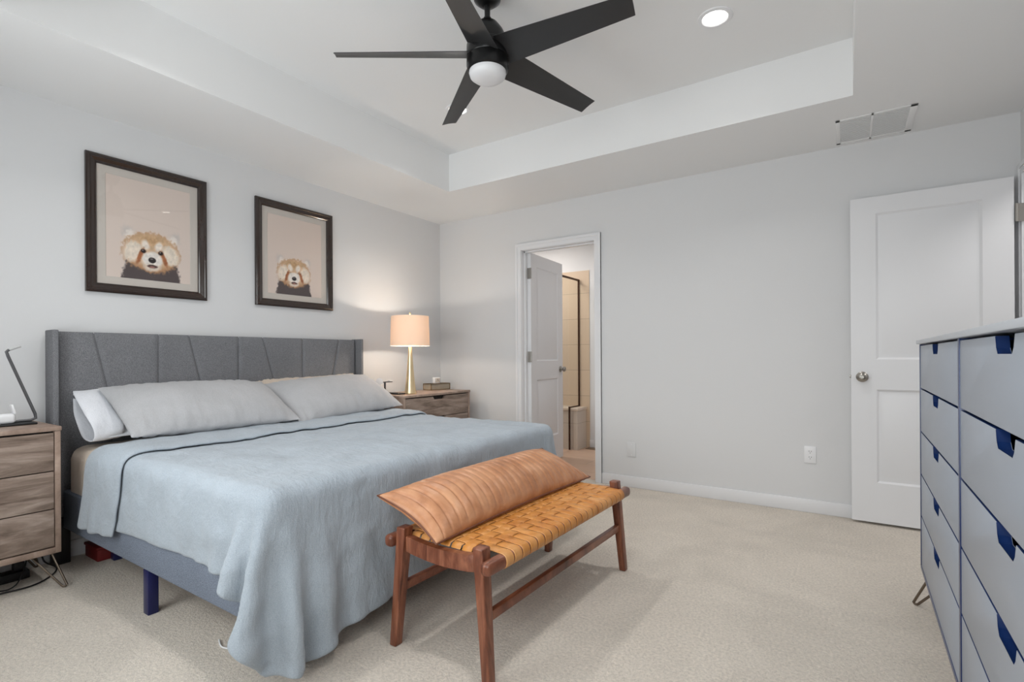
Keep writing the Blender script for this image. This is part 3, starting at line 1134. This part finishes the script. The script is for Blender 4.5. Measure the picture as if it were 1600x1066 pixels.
# ---- things on the left nightstand
t = thing('metal_stand', 'bent grey metal bar stand with a black base plate on the left nightstand', 'stand', (0.17, -3.22, NH))
b = B(); b.box(0.10, 0.24, -3.36, -3.185, NH + 0.0005, NH + 0.010, 0.004, 3); b.obj('base_plate', MBLACK, t)
b = B()
pts = []
ctrl = [(0.16, -3.26, NH + 0.014), (0.16, -3.192, NH + 0.016), (0.16, -3.174, NH + 0.024), (0.16, -3.176, NH + 0.044), (0.16, -3.272, NH + 0.330), (0.16, -3.277, NH + 0.350), (0.161, -3.268, NH + 0.360)]
b.tube(ctrl, 0.0065, 10)
b.obj('bent_arm', MGREYM, t)
b = B(); b.tube([(0.161, -3.268, NH + 0.360), (0.162, -3.246, NH + 0.371), (0.163, -3.228, NH + 0.378)], 0.0070, 10); b.obj('arm_tip', plain('pale_grey_tip', (196, 196, 196), 0.5), t)
t = thing('earbud_case', 'small white rounded case with its lid flipped open, beside the bent metal stand', 'case', (0.195, -3.29, NH + 0.0105))
b = B(); b.box(0.172, 0.218, -3.345, -3.255, NH + 0.0106, NH + 0.058, 0.016, 4); b.obj('case_body', MWPLAST, t)
b = B(); b.box(-0.022, 0.022, -0.005, 0.005, 0.0, 0.048, 0.0045, 3, Matrix.Translation((0.195, -3.258, NH + 0.054)) @ Matrix.Rotation(R(-14), 4, 'X') @ Matrix.Rotation(R(28), 4, 'X')); b.obj('case_lid', MWPLAST, t)

# cables, power strip, red box on the floor by the left nightstand
t = thing('power_strip', 'black power strip lying on the carpet under the left nightstand', 'power strip', (0.14, -3.33, 0))
b = B(); b.box(0.10, 0.17, -3.55, -3.20, 0.0005, 0.042, 0.006); b.obj('strip_body', MBLACK, t)
for q in range(4):
    b = B(); b.box(0.118, 0.152, -3.52 + q * 0.075, -3.485 + q * 0.075, 0.0421, 0.0435); b.obj('strip_socket', MDARKGAP, t)
b = B(); b.box(0.115, 0.155, -3.255, -3.215, 0.044, 0.085, 0.006); b.obj('plug', MBLACK, t)


def spline(P, n=8):
    P = [Vector(p) for p in P]
    out = []
    for i in range(len(P) - 1):
        p0, p1, p2, p3 = P[max(i - 1, 0)], P[i], P[i + 1], P[min(i + 2, len(P) - 1)]
        for k in range(n):
            u = k / n
            out.append(0.5 * ((2 * p1) + (p2 - p0) * u + (2 * p0 - 5 * p1 + 4 * p2 - p3) * u * u + (3 * p1 - p0 - 3 * p2 + p3) * u ** 3))
    out.append(P[-1])
    return out


B().tube(spline([(0.135, -3.54, 0.02), (0.20, -3.56, 0.006), (0.30, -3.33, 0.006), (0.30, -3.20, 0.006), (0.17, -3.10, 0.008), (0.05, -3.12, 0.03), (0.03, -3.13, 0.12)]), 0.0035, 8).obj('power_cord', MBLACK, t)
tag(B().tube(spline([(0.135, -3.235, 0.088), (0.20, -3.22, 0.12), (0.26, -3.25, 0.05), (0.28, -3.30, 0.008), (0.20, -3.40, 0.006), (0.22, -3.55, 0.006)]), 0.003, 8).obj('charger_cord', MBLACK),
    'thin black charger cord rising from the plug of the power strip', 'cord')
tag(B().tube(spline([(1.52, -2.985, 0.004), (1.58, -3.005, 0.005), (1.64, -2.99, 0.005), (1.70, -3.01, 0.004), (1.80, -2.97, 0.004)]), 0.003, 8).obj('charging_cable', MWPLAST),
    'thin white cable lying on the carpet beneath the bed side', 'cord')
t = thing('storage_box', 'red low storage box on the carpet beneath the head of the bed', 'box', (0.3, -2.8, 0))
b = B(); b.box(0.05, 0.22, -2.95, -2.62, 0.0005, 0.060, 0.004); b.obj('box_body', MREDBOX, t)
b = B(); b.box(0.045, 0.225, -2.955, -2.615, 0.0605, 0.075, 0.004); b.obj('box_lid', MREDBOX, t)

# ================================================================== BED
BYC = -2.110
BY0, BY1 = BYC - 0.945, BYC + 0.945          # outer faces of the side rails
BXE = 1.955                                  # outer face of the foot rail
HX = 0.025                                   # back of the headboard
bed = thing('bed', 'king bed with a grey upholstered winged headboard and fabric side rails', 'bed', (1.0, BYC, 0))
HY0, HY1, HZ = -3.103, -1.122, 1.216
hb = B()
hb.box(HX, HX + 0.045, HY0 + 0.03, HY1 - 0.03, 0.22, HZ - 0.012, 0.004)
hb.obj('headboard', MHEAD, bed)
hbo = [o for o in bpy.data.objects if o.name == 'headboard'][0]
for s in (0, 1):
    w = B()
    if s == 0:
        w.box(HX - 0.005, HX + 0.118, HY0, HY0 + 0.024, 0.20, HZ, 0.005, 3)
    else:
        w.box(HX - 0.005, HX + 0.118, HY1 - 0.024, HY1, 0.20, HZ, 0.005, 3)
    w.obj('headboard_wing', MHEAD, hbo)
# puffed panels between the seams (y at the top, y at z = 0.91)
seams = [(-3.073, -3.073), (-2.915, -2.853), (-2.600, -2.602), (-2.434, -2.365), (-2.123, -2.125), (-1.956, -1.873), (-1.640, -1.642), (-1.310, -1.379), (-1.152, -1.152)]
ZT, ZBt = HZ - 0.006, 0.24
for (a0, a1), (b0, b1) in zip(seams, seams[1:]):
    def yl(z, p):
        return p[0] + (p[1] - p[0]) * (HZ - z) / (HZ - 0.91)
    n, mz = 24, 30
    rows = []
    # keep the slanted seams from crossing further down
    for k in range(mz + 1):
        z = ZT + (ZBt - ZT) * k / mz
        zz = max(z, 0.80)
        ya, yb = yl(zz, (a0, a1)), yl(zz, (b0, b1))
        row = []
        for q in range(n + 1):
            u = q / n
            y = ya + 0.0012 + (yb - ya - 0.0024) * u
            du = min(u, 1 - u) * (yb - ya)
            dz = min(ZT - z, 10)
            e = min(1.0, du / 0.016)
            f = min(1.0, dz / 0.016)
            e = 1 - (1 - e) ** 2
            f = 1 - (1 - f) ** 2
            row.append((HX + 0.046 + 0.009 * e * f, y, z))
        rows.append(row)
    p = B()
    p.grid(rows)
    p.obj('headboard_panel', MHEAD, hbo, smooth=60)
for s in (0, 1):
    y = HY0 + 0.045 if s == 0 else HY1 - 0.045
    B().box(HX + 0.01, HX + 0.07, y - 0.035, y + 0.035, 0.0, 0.24, 0.003).obj('headboard_post', MBLACK, bed)
RZ0, RZ1 = 0.185, 0.385
B().box(HX + 0.07, BXE - 0.028, BY0, BY0 + 0.045, RZ0, RZ1, 0.012, 3).obj('side_rail', MRAIL, bed)
B().box(HX + 0.07, BXE - 0.028, BY1 - 0.045, BY1, RZ0, RZ1, 0.012, 3).obj('side_rail', MRAIL, bed)
B().box(BXE - 0.045, BXE, BY0 + 0.0455, BY1 - 0.0455, RZ0, RZ1, 0.012, 3).obj('foot_rail', MRAIL, bed)
sl = B()
for k in range(12):
    x = 0.2 + k * 0.145
    sl.box(x, x + 0.07, BY0 + 0.046, BY1 - 0.046, 0.25, 0.268)
sl.obj('slats', MBWOOD, bed)
for x, y in ((1.06, BY0 + 0.025), (1.885, BY0 + 0.10), (1.06, BY1 - 0.025), (1.885, BY1 - 0.10), (0.25, -2.875), (1.06, BYC), (0.62, BY1 - 0.16)):
    B().box(x - 0.023, x + 0.023, y - 0.020, y + 0.020, 0.0, RZ0 + 0.066 if abs(y - BYC) < 0.9 - 0.01 and x < 1.9 else RZ0 + 0.001, 0.003).obj('bed_leg', MBEDLEG, bed)

# mattress with its tan fitted sheet
t = thing('mattress', 'thick mattress in a tan fitted sheet, showing beside the left nightstand', 'mattress', (1.0, BYC, 0.27))
b = B()
mx0, mx1, my0, my1, mz0, mz1 = 0.115, 1.90, BY0 + 0.012, BY1 - 0.012, 0.2695, 0.615
b.box(mx0, mx1, my0, my1, mz0, mz1, 0.065, 5)
b.obj('fitted_sheet', MSHEET, t, smooth=60)


# ------------------------------------------------------------------ duvet: a small cloth simulation
def drape():
    nu, nv = 84, 108
    u = np.linspace(0, 1, nu)[:, None]
    v = np.linspace(0, 1, nv)[None, :]
    hl, hr = 0.262, 0.30
    y0, y1 = BY0 - hl, BY1 + hr
    Y = y0 + (y1 - y0) * v + 0 * u
    side = np.clip((BY0 - Y) / hl, 0, 1)
    xs = 0.48 - 0.15 * side
    footdrop = 0.430 - 0.12 * np.clip((Y - BY0) / (BY1 - BY0), 0, 1)
    xe = BXE + footdrop + 0.02 * side
    # rounded corner at the foot
    X = xs + (xe - xs) * u
    P = np.stack([X, Y, np.full_like(X, 0.655)], -1)
    cu = np.clip((X - BXE) / 0.43, 0, 1)
    cl = np.clip((BY0 - Y) / hl, 0, 1)
    cr = np.clip((Y - BY1) / hr, 0, 1)
    P[..., 0] -= 0.17 * cu * (cl + cr) ** 1.0 * cu
    P[..., 1] += 0.09 * cu * (cl - cr)
    P0 = P.copy()
    P0[..., 0] *= 1.0
    P0[..., 1] *= 1.0
    P[..., 2] += 0.002 * fbm(P[..., 0] * 8, P[..., 1] * 8, 5)

    def edges(sl_a, sl_b):
        return sl_a, sl_b
    S = slice
    cons = []

    def add(a, b, k):
        L = np.linalg.norm(P0[a] - P0[b], axis=-1)
        cons.append((a, b, L, k))
    for par in (0, 1):
        add((S(par, nu - 1, 2), S(None)), (S(par + 1, nu, 2), S(None)), 1.0)
        add((S(None), S(par, nv - 1, 2)), (S(None), S(par + 1, nv, 2)), 1.0)
    # fix slice length mismatch
    fixed = []
    for a, b, L, k in cons:
        fixed.append((a, b, L, k))
    cons[:] = fixed
    for pa in (0, 1):
        add((S(pa, nu - 1, 2), S(0, nv - 1)), (S(pa + 1, nu, 2), S(1, nv)), 0.35)
        add((S(pa, nu - 1, 2), S(1, nv)), (S(pa + 1, nu, 2), S(0, nv - 1)), 0.35)
    for pa in range(2):
        for off in (0, 2):
            add((S(pa + off, nu - 2, 4), S(None)), (S(pa + off + 2, nu, 4), S(None)), 0.12)
            add((S(None), S(pa + off, nv - 2, 4)), (S(None), S(pa + off + 2, nv, 4)), 0.12)
    rad = 0.055
    bx0, bx1 = -0.4, BXE + 0.012
    by0, by1 = BY0 - 0.012, BY1 + 0.012
    bz0, bz1 = 0.10, 0.638
    cx = np.array([(bx0 + bx1) / 2, (by0 + by1) / 2, (bz0 + bz1) / 2])
    he = np.array([(bx1 - bx0) / 2, (by1 - by0) / 2, (bz1 - bz0) / 2]) - rad
    Q = P.copy()
    g = np.array([0, 0, -3.0])
    dt = 1 / 45.0
    for step in range(170):
        vel = (P - Q) * 0.93
        Q = P.copy()
        Qs = P.copy()
        P = P + vel + g * dt * dt
        for it in range(14):
            for a, b, L, k in cons:
                d = P[b] - P[a]
                ln = np.sqrt((d * d).sum(-1)) + 1e-9
                corr = (0.5 * k * (ln - L) / ln)[..., None] * d
                P[a] += corr
                P[b] -= corr
            # rounded box collision
            q = P - cx
            aq = np.abs(q) - he
            mx = np.maximum(aq, 0)
            ol = np.sqrt((mx * mx).sum(-1))
            inside = np.minimum(aq.max(-1), 0)
            d = ol + inside - rad
            hit = d < 0
            if hit.any():
                nrm = np.where(ol[..., None] > 1e-6, mx / np.maximum(ol, 1e-6)[..., None] * np.sign(q), 0)
                deep = hit & (ol <= 1e-6)
                if deep.any():
                    ax = aq.argmax(-1)
                    for c in range(3):
                        mm = deep & (ax == c)
                        nrm[mm] = 0
                        nrm[mm, c] = np.sign(q[mm, c])
                P = P + np.where(hit[..., None], -d[..., None] * nrm, 0)
                # friction
                fr = np.where(nrm[..., 2] > 0.6, 0.97, 0.45)[..., None]
                Q = np.where(hit[..., None], Q + (P - Q) * fr, Q)
                if it == 0:
                    hold = hit & (nrm[..., 2] > 0.9)
                    P[hold, :2] = 0.15 * P[hold, :2] + 0.85 * Qs[hold, :2]
            P[..., 2] = np.maximum(P[..., 2], 0.02)
    return P


Pd = drape()


def grid_normals(P):
    du = np.gradient(P, axis=0)
    dv = np.gradient(P, axis=1)
    n = np.cross(du, dv)
    n /= np.linalg.norm(n, axis=-1, keepdims=True) + 1e-9
    return n


nu_, nv_ = Pd.shape[:2]
N = grid_normals(Pd)
if N[20, nv_ // 2, 2] < 0:
    N = -N
# soft loft and creases of the linen
uu, vv = np.meshgrid(np.arange(nu_) * 0.025, np.arange(nv_) * 0.025, indexing='ij')
wr = 0.0065 * fbm(uu * 4 + 2, vv * 7, 11, 3) + 0.0035 * fbm(uu * 16, vv * 7 + uu * 6, 21, 3)
rid = np.abs(fbm(uu * 7 + 3 * vv, vv * 4, 41, 3))
wr += 0.006 * np.exp(-(rid / 0.06) ** 2)
hang = np.clip((0.60 - Pd[..., 2]) / 0.25, 0, 1)
foot = hang * np.clip((Pd[..., 0] - 1.90) / 0.06, 0, 1)
wr += 0.010 * foot * fbm(vv * 12, uu * 2.2, 61, 3)
Pd = Pd + N * (wr + 0.004)[..., None]
# folded-back head edge
nf = 16
off = np.full((nf + 1, 1, 1), 0.014)
off[-1] = 0.004
off[-2] = 0.009
off[-3] = 0.0125
flap = Pd[:nf + 1] + N[:nf + 1] * off
side = np.clip((np.abs(Pd[:nf + 1, :, 1] - BYC) - 0.93) / 0.05, 0, 1) * np.clip((0.62 - Pd[:nf + 1, :, 2]) / 0.3, 0, 1)
flap[..., 2] -= 0.030 * side
flap[..., 0] += 0.010 * fbm(vv[:nf + 1] * 6, uu[:nf + 1] * 3, 77, 2)
edge_dir = (Pd[0] - Pd[1])
edge_dir /= np.linalg.norm(edge_dir, axis=-1, keepdims=True)
bulge = (Pd[0] + flap[0]) / 2 + edge_dir * 0.010
ALL = np.concatenate([flap[::-1], bulge[None], Pd], 0)
b = B()
b.grid([[tuple(p) for p in row] for row in ALL])
duvet = b.obj('duvet', MDUVET, None, smooth=180, recalc=False)
tag(duvet, 'rumpled blue grey linen duvet draped over the bed, folded back below the pillows', 'duvet')
so = duvet.modifiers.new('thickness', 'SOLIDIFY')
so.thickness = 0.012
so.offset = -1 if True else 1
ss = duvet.modifiers.new('smooth', 'SUBSURF')
ss.levels = 1
ss.render_levels = 1


# ------------------------------------------------------------------ pillows
def pillow_grid(w, h, T, seed, ribs=0, wrinkle=0.008, pinch=0.05, n=64, m=40):
    """closed pillow: w along local Y, h along local X', thickness along Z'. returns two grids"""
    U = np.linspace(-1, 1, n)
    V = np.linspace(-1, 1, m)
    U = np.sign(U) * (1 - (1 - np.abs(U)) ** 1.35)
    V = np.sign(V) * (1 - (1 - np.abs(V)) ** 1.35)
    UU, VV = np.meshgrid(U, V, indexing='ij')
    fu = np.clip(1 - np.abs(UU) ** 3.2, 0, 1) ** 0.62
    fv = np.clip(1 - np.abs(VV) ** (2.1 if ribs else 2.4), 0, 1) ** (0.52 if ribs else 0.66)
    t = T / 2 * fu * fv
    Yv = w / 2 * UU * (1 - pinch * 0.5 * np.cos(VV * PI / 2))
    Xv = h / 2 * VV * (1 - pinch * np.cos(UU * PI / 2) * 0.9)
    grids = []
    for sgn, sd in ((1, seed), (-1, seed + 50)):
        if ribs:
            ph = np.abs(np.sin((UU * ribs) * PI / 2))
            wv = -0.0095 * (1 - ph) ** 4 * fv ** 0.5 + 0.003 * fbm(UU * 6, VV * 2, sd, 2) * fv
        else:
            edge = np.exp(-((1 - np.abs(VV)) / 0.30)) + 0.5 * np.exp(-((1 - np.abs(UU)) / 0.12))
            wv = wrinkle * (1.4 * edge * fbm(UU * w * 26, VV * 1.5, sd, 2) + 0.5 * fbm(UU * 3, VV * 2.5, sd + 3, 3)) * (fu * fv) ** 0.35
        Z = sgn * t + wv
        if sgn == -1:
            Z = np.minimum(Z, t)
        Z[0, :] = Z[-1, :] = 0
        Z[:, 0] = Z[:, -1] = 0
        grids.append(np.stack([Xv, Yv, Z], -1))
    return grids


def place_pillow(name, mat, par, grids, Mx):
    b = B()
    for gr in grids:
        flat = [[tuple(Mx @ Vector(p)) for p in row] for row in gr]
        b.grid(flat)
    bmesh.ops.remove_doubles(b.bm, verts=b.bm.verts, dist=1e-5)
    return b.obj(name, mat, par, True, 60)


def pill_matrix(cx, cy, cz, tilt, yaw=0, roll=0):
    return Matrix.Translation((cx, cy, cz)) @ Matrix.Rotation(yaw, 4, 'Z') @ Matrix.Rotation(tilt, 4, 'Y') @ Matrix.Rotation(roll, 4, 'X')


# back pillows first
def make_pillow(label, mat, cy, cx, cz, w, h, T, tilt, seed, yaw=0, roll=0, wrinkle=0.009):
    t = thing('pillow', label, 'pillow', (cx, cy, cz - 0.08), 0, 'bed pillows')
    place_pillow('pillow_case', mat, t, pillow_grid(w, h, T, seed, 0, wrinkle), pill_matrix(cx, cy, cz, tilt, yaw, roll))
    return t


pb = make_pillow('white pillow standing behind the left grey pillow, its open case end showing', MWHITEC, -2.53, 0.225, 0.775, 0.86, 0.36, 0.15, R(38), 5)
# open sleeve end of the white case
Mx = pill_matrix(0.225, -2.53, 0.775, R(38))
rows = []
for k in range(9):
    s = k / 8
    y = -0.36 - 0.125 * s
    row = []
    for q in range(40):
        a = 2 * PI * q / 40
        ca, sa = math.cos(a), math.sin(a)
        rx = 0.168 + 0.010 * s + 0.004 * math.sin(5 * a + 3 * s)
        rz = 0.070 - 0.018 * s + 0.006 * math.sin(3 * a + 5 * s)
        ex = 0.62
        row.append(tuple(Mx @ Vector((rx * math.copysign(abs(ca) ** ex, ca), y + 0.010 * math.sin(2 * a + 1), rz * math.copysign(abs(sa) ** 0.8, sa)))))
    rows.append(row)
b = B()
b.grid(rows, True)
o = b.obj('open_cuff', MWHITEC, pb, smooth=70)
sm = o.modifiers.new('thickness', 'SOLIDIFY')
sm.thickness = 0.004
pc = make_pillow('cream pillow peeking out above the right grey pillow', MCREAM, -1.60, 0.215, 0.785, 0.84, 0.40, 0.11, R(44), 15, R(0), R(2))
pl_ = make_pillow('long pale grey pillow leaning on the left half of the headboard', MPILLOW, -2.485, 0.405, 0.795, 0.90, 0.50, 0.20, R(27), 8, R(-1), R(-0.5))
pr_ = make_pillow('pale grey pillow leaning on the right half of the headboard, its outer corner higher', MPILLOW, -1.595, 0.41, 0.79, 0.90, 0.48, 0.19, R(29), 24, R(2), R(2.5))

# ================================================================== BENCH
BCX, BCY, BRZ = 2.333, -2.10, R(-1.8)
bench = thing('bench', 'dark wood bench with a woven leather strap seat at the foot of the bed', 'bench', (BCX, BCY, 0), BRZ)
LB = lambda b, n, m, par=bench, **k: b.obj(n, m, par, False, **k)
for sx in (-1, 1):
    for sy in (-1, 1):
        xt, xb = sx * 0.180, sx * 0.218
        yt, yb = sy * 0.533, sy * 0.546
        wt, wb = 0.021, 0.016
        ht, hb_ = 0.023, 0.018
        lg = B()
        lg.hull8([(xb - wb, yb - hb_, 0), (xb + wb, yb - hb_, 0), (xb - wb, yb + hb_, 0), (xb + wb, yb + hb_, 0),
                  (xt - wt, yt - ht, 0.442), (xt + wt, yt - ht, 0.442), (xt - wt, yt + ht, 0.442), (xt + wt, yt + ht, 0.442)], 0.005, 3)
        LB(lg, 'bench_leg', MBWOODZ)
for sx in (-1, 1):
    r = B()
    r.box(sx * 0.226 - 0.021, sx * 0.226 + 0.021, -0.578, 0.578, 0.366, 0.412, 0.016, 4)
    LB(r, 'seat_rail', MBWOOD)
    r = B()
    zc = 0.215
    xc = sx * (0.218 - 0.038 * zc / 0.442)
    r.box(xc - 0.011, xc + 0.011, -0.535, 0.535, zc - 0.016, zc + 0.016, 0.003)
    LB(r, 'stretcher', MBWOOD)
for sy in (-1, 1):
    n = 12
    poly = [(-0.162, 0.412)] + [(-0.162 + 0.324 * k / n, 0.412 - 0.012 * math.sin(PI * k / n)) for k in range(1, n)] + [(0.162, 0.412)]
    poly += [(0.162 - 0.324 * k / n, 0.356 - 0.012 * math.sin(PI * k / n)) for k in range(n + 1)]
    e = B()
    e.prism(poly, lambda u, v, w: (u, w, v), sy * 0.533 - 0.014, sy * 0.533 + 0.014, 0.003)
    LB(e, 'end_rail', MBWOOD)
# woven seat: 20 cross straps wrapped over the seat rails, 7 long straps
ws = B()
NC, NL = 20, 7
pitch = 0.98 / NC
lp = 0.345 / NL
thk = 0.0028


def strap(pts, wvec, half):
    """flat strap: list of (centre, normal), width along wvec"""
    rows = []
    for p, nrm in pts:
        p = Vector(p); nrm = Vector(nrm).normalized(); w = Vector(wvec)
        rows.append([p - w * half + nrm * 0, p - w * half * 0.9 + nrm * thk, p + w * half * 0.9 + nrm * thk, p + w * half, p + w * half * 0.9 - nrm * thk * 0.3, p - w * half * 0.9 - nrm * thk * 0.3])
    V = ws.grid([[tuple(q) for q in r] for r in rows], True)
    ws.bm.faces.new(V[0][::-1])
    ws.bm.faces.new(V[-1])


for i in range(NC):
    y = -0.49 + pitch * (i + 0.5)
    pts = []
    # wrap round the back rail, across, and round the front rail
    for k in range(9):
        a = R(-120 + 30 * k * 0.875)          # lower inside to top
        a = R(300 - 26.25 * k)
        pts.append(((-0.226 + 0.0225 * math.cos(a) * (1 if True else 1), y, 0.389 + 0.0245 * math.sin(a)), (math.cos(a), 0, math.sin(a))))
    pts = [(p, n_) for p, n_ in pts if n_[0] < 0.35 or n_[2] > 0]
    mid = []
    for k in range(NL * 10 + 1):
        x = -0.1725 + 0.345 * k / (NL * 10)
        j = x / lp
        s = math.cos(PI * ((x + 0.1725) / lp - 0.5)) * (1 if i % 2 else -1)
        jj = int(min(NL - 1, (x + 0.1725) / lp))
        up = 1 if (i + jj) % 2 == 0 else -1
        z = 0.4155 + 0.0034 * up * abs(math.sin(PI * (x + 0.1725) / lp)) ** 0.3
        mid.append(((x, y, z), (0, 0, 1)))
    back = []
    for k in range(10):
        a = R(250 - (250 - 80) * k / 9)
        back.append(((-0.226 + 0.0225 * math.cos(a), y, 0.389 + 0.0245 * math.sin(a)), (math.cos(a), 0, math.sin(a))))
    front = []
    for k in range(10):
        a = R(100 - (100 + 70) * k / 9)
        front.append(((0.226 + 0.0225 * math.cos(a), y, 0.389 + 0.0245 * math.sin(a)), (math.cos(a), 0, math.sin(a))))
    strap(back + mid + front, (0, 1, 0), pitch / 2 - 0.0032)
for j in range(NL):
    x = -0.1725 + lp * (j + 0.5)
    pts = [((x, -0.512, 0.402), (0, -1, 0.3)), ((x, -0.505, 0.4135), (0, -0.4, 1))]
    for k in range(NC * 10 + 1):
        y = -0.49 + 0.98 * k / (NC * 10)
        ii = int(min(NC - 1, (y + 0.49) / pitch))
        up = -1 if (ii + j) % 2 == 0 else 1
        z = 0.4155 + 0.0034 * up * abs(math.sin(PI * (y + 0.49) / pitch)) ** 0.3
        pts.append(((x, y, z), (0, 0, 1)))
    pts += [((x, 0.505, 0.4135), (0, 0.4, 1)), ((x, 0.512, 0.402), (0, 1, 0.3))]
    strap(pts, (1, 0, 0), lp / 2 - 0.0032)
LB(ws, 'woven_seat', MSTRAP, smooth=50)

# leather lumbar pillow
t = thing('lumbar_pillow', 'long ribbed tan leather lumbar pillow lying on the woven bench', 'pillow', (2.215, -2.10, 0.42), R(-1.8))
Ml = pill_matrix(2.205, -2.095, 0.490, R(22), R(-1.8))
place_pillow('leather_cover', MLEATH, t, pillow_grid(1.16, 0.32, 0.19, 60, 26, 0, 0.10, 230, 36), Ml)
pts = []
n = 60
for k in range(n + 1):
    u = -1 + 2 * k / n
    pts.append((u, -1))
loop = [(-1 + 2 * k / 60, -1) for k in range(61)] + [(1, -1 + 2 * k / 20) for k in range(1, 21)] + [(1 - 2 * k / 60, 1) for k in range(1, 61)] + [(-1, 1 - 2 * k / 20) for k in range(1, 20)]
P3 = []
for u, v in loop:
    yv = 1.16 / 2 * u * (1 - 0.10 * 0.5 * math.cos(v * PI / 2))
    xv = 0.32 / 2 * v * (1 - 0.10 * math.cos(u * PI / 2) * 0.9)
    P3.append(Ml @ Vector((xv, yv, 0)))
B().tube(P3, 0.0035, 6, True).obj('piping', MPIPING, t, smooth=60)

# ================================================================== DRESSER
DX0, DY0, DTOP, DBOT = 3.755, -1.277, 1.122, 0.178
DCOL = 0.945
DY1 = DY0 - 2 * DCOL - 0.04
DXB = RX - 0.05
dr = thing('dresser', 'tall navy ten-drawer dresser, window sheen painted pale on its fronts, on hairpin legs along the right wall', 'dresser', (DX0, DY0, 0))
dr.rotation_euler.z = R(-0.65)
B().box(DX0 - 0.012, DXB, DY1 - 0.006, DY0 + 0.006, DTOP - 0.016, DTOP, 0.002).obj('top_board', MDTOP, dr)
c = B()
zt = DTOP - 0.0165
c.box(DX0 - 0.002, DXB, DY0 - 0.018, DY0, DBOT, zt, 0.001)
c.box(DX0 - 0.002, DXB, DY1, DY1 + 0.018, DBOT, zt, 0.001)
YD = DY0 - DCOL - 0.018
c.box(DX0 - 0.002, DXB, YD - 0.011, YD + 0.011, DBOT, zt, 0.001)
c.box(DX0 - 0.002, DXB, DY1, DY0, DBOT, DBOT + 0.016, 0.001)
c.box(DXB - 0.01, DXB, DY1, DY0, DBOT, zt)
c.obj('carcass', MNAVY, dr)
B().box(DX0 + 0.06, DXB - 0.012, DY1 + 0.02, DY0 - 0.02, DBOT + 0.018, zt - 0.01).obj('case_fill', MDIN, dr)  # near-black solid block filling the case behind the drawers
lines = [DTOP - 0.022, 0.924, 0.746, 0.569, 0.397, DBOT + 0.004]
for (ya, yb) in ((DY0 - 0.0195, YD + 0.0125), (YD - 0.0125, DY1 + 0.0195)):
    for k in range(5):
        z1, z0 = lines[k] - 0.003, lines[k + 1] + 0.003
        if k == 0:
            z1 = lines[k]
        yc = (ya + yb) / 2
        hw, hd = 0.072, 0.036
        poly = [(ya, z0), (ya, z1), (yc + hw, z1), (yc + hw - 0.006, z1 - hd + 0.012), (yc + hw - 0.018, z1 - hd), (yc - hw + 0.018, z1 - hd), (yc - hw + 0.006, z1 - hd + 0.012), (yc - hw, z1), (yb, z1), (yb, z0)]
        d = B()
        d.prism(poly, lambda u, v, w: (w, u, v), DX0, DX0 + 0.020, 0.0012)
        o = d.obj('drawer', [MDRAW, MNAVY], dr)
        # edges of the cut board are navy
        for p in o.data.polygons:
            if abs(p.normal.x) < 0.6:
                p.material_index = 1
for sx in (-1, 1):
    for (y, sy) in ((DY0 - 0.06, 1), (YD, 1), (DY1 + 0.06, -1)):
        x = DX0 + 0.055 if sx < 0 else DXB - 0.09
        lg = B()
        tip = Vector((x + sx * 0.070, y + sy * 0.10, 0.006))
        off = Vector((0.008, -0.004, 0))
        lg.tube([(x - 0.02, y + sy * 0.03, DBOT), tip - off + Vector((0, 0, 0.004)), tip - off * 0.5, tip + off * 0.5, tip + off + Vector((0, 0, 0.004)), (x + 0.04, y - 0.01, DBOT)], 0.005, 10)
        lg.box(x - 0.045, x + 0.055, y - 0.04, y + 0.05, DBOT - 0.004, DBOT - 0.0002)
        lg.obj('hairpin_leg', MRODS, dr)

# folded clothes glimpsed through two of the drawer cut-outs
def cloth_lump(label, y, z, mat, seed):
    b = B()
    rows = []
    for i in range(10):
        row = []
        for j in range(16):
            a = PI * i / 9
            q = 2 * PI * j / 16
            r = 1 + 0.16 * math.sin(3 * q + seed) + 0.10 * math.sin(5 * q - seed)
            row.append((DX0 + 0.040 + 0.016 * math.sin(a) * math.cos(q) * r, y + 0.045 * math.cos(a), z + 0.013 * math.sin(a) * math.sin(q) * r))
        rows.append(row)
    b.grid(rows, True)
    bmesh.ops.remove_doubles(b.bm, verts=b.bm.verts, dist=1e-5)
    tag(b.obj('folded_cloth', mat, None, smooth=70), label, 'cloth')


ycl = ((DY0 - 0.0195) + (YD + 0.0125)) / 2
ycr = ((YD - 0.0125) + (DY1 + 0.0195)) / 2
cloth_lump('white folded cloth showing through the handle cut-out of the far column, fourth drawer down', ycl - 0.02, lines[3] - 0.012, MWHITEC, 1)
cloth_lump('white folded cloth showing through the handle cut-out of the near column, third drawer down', ycr - 0.01, lines[2] - 0.012, MWHITEC, 2)
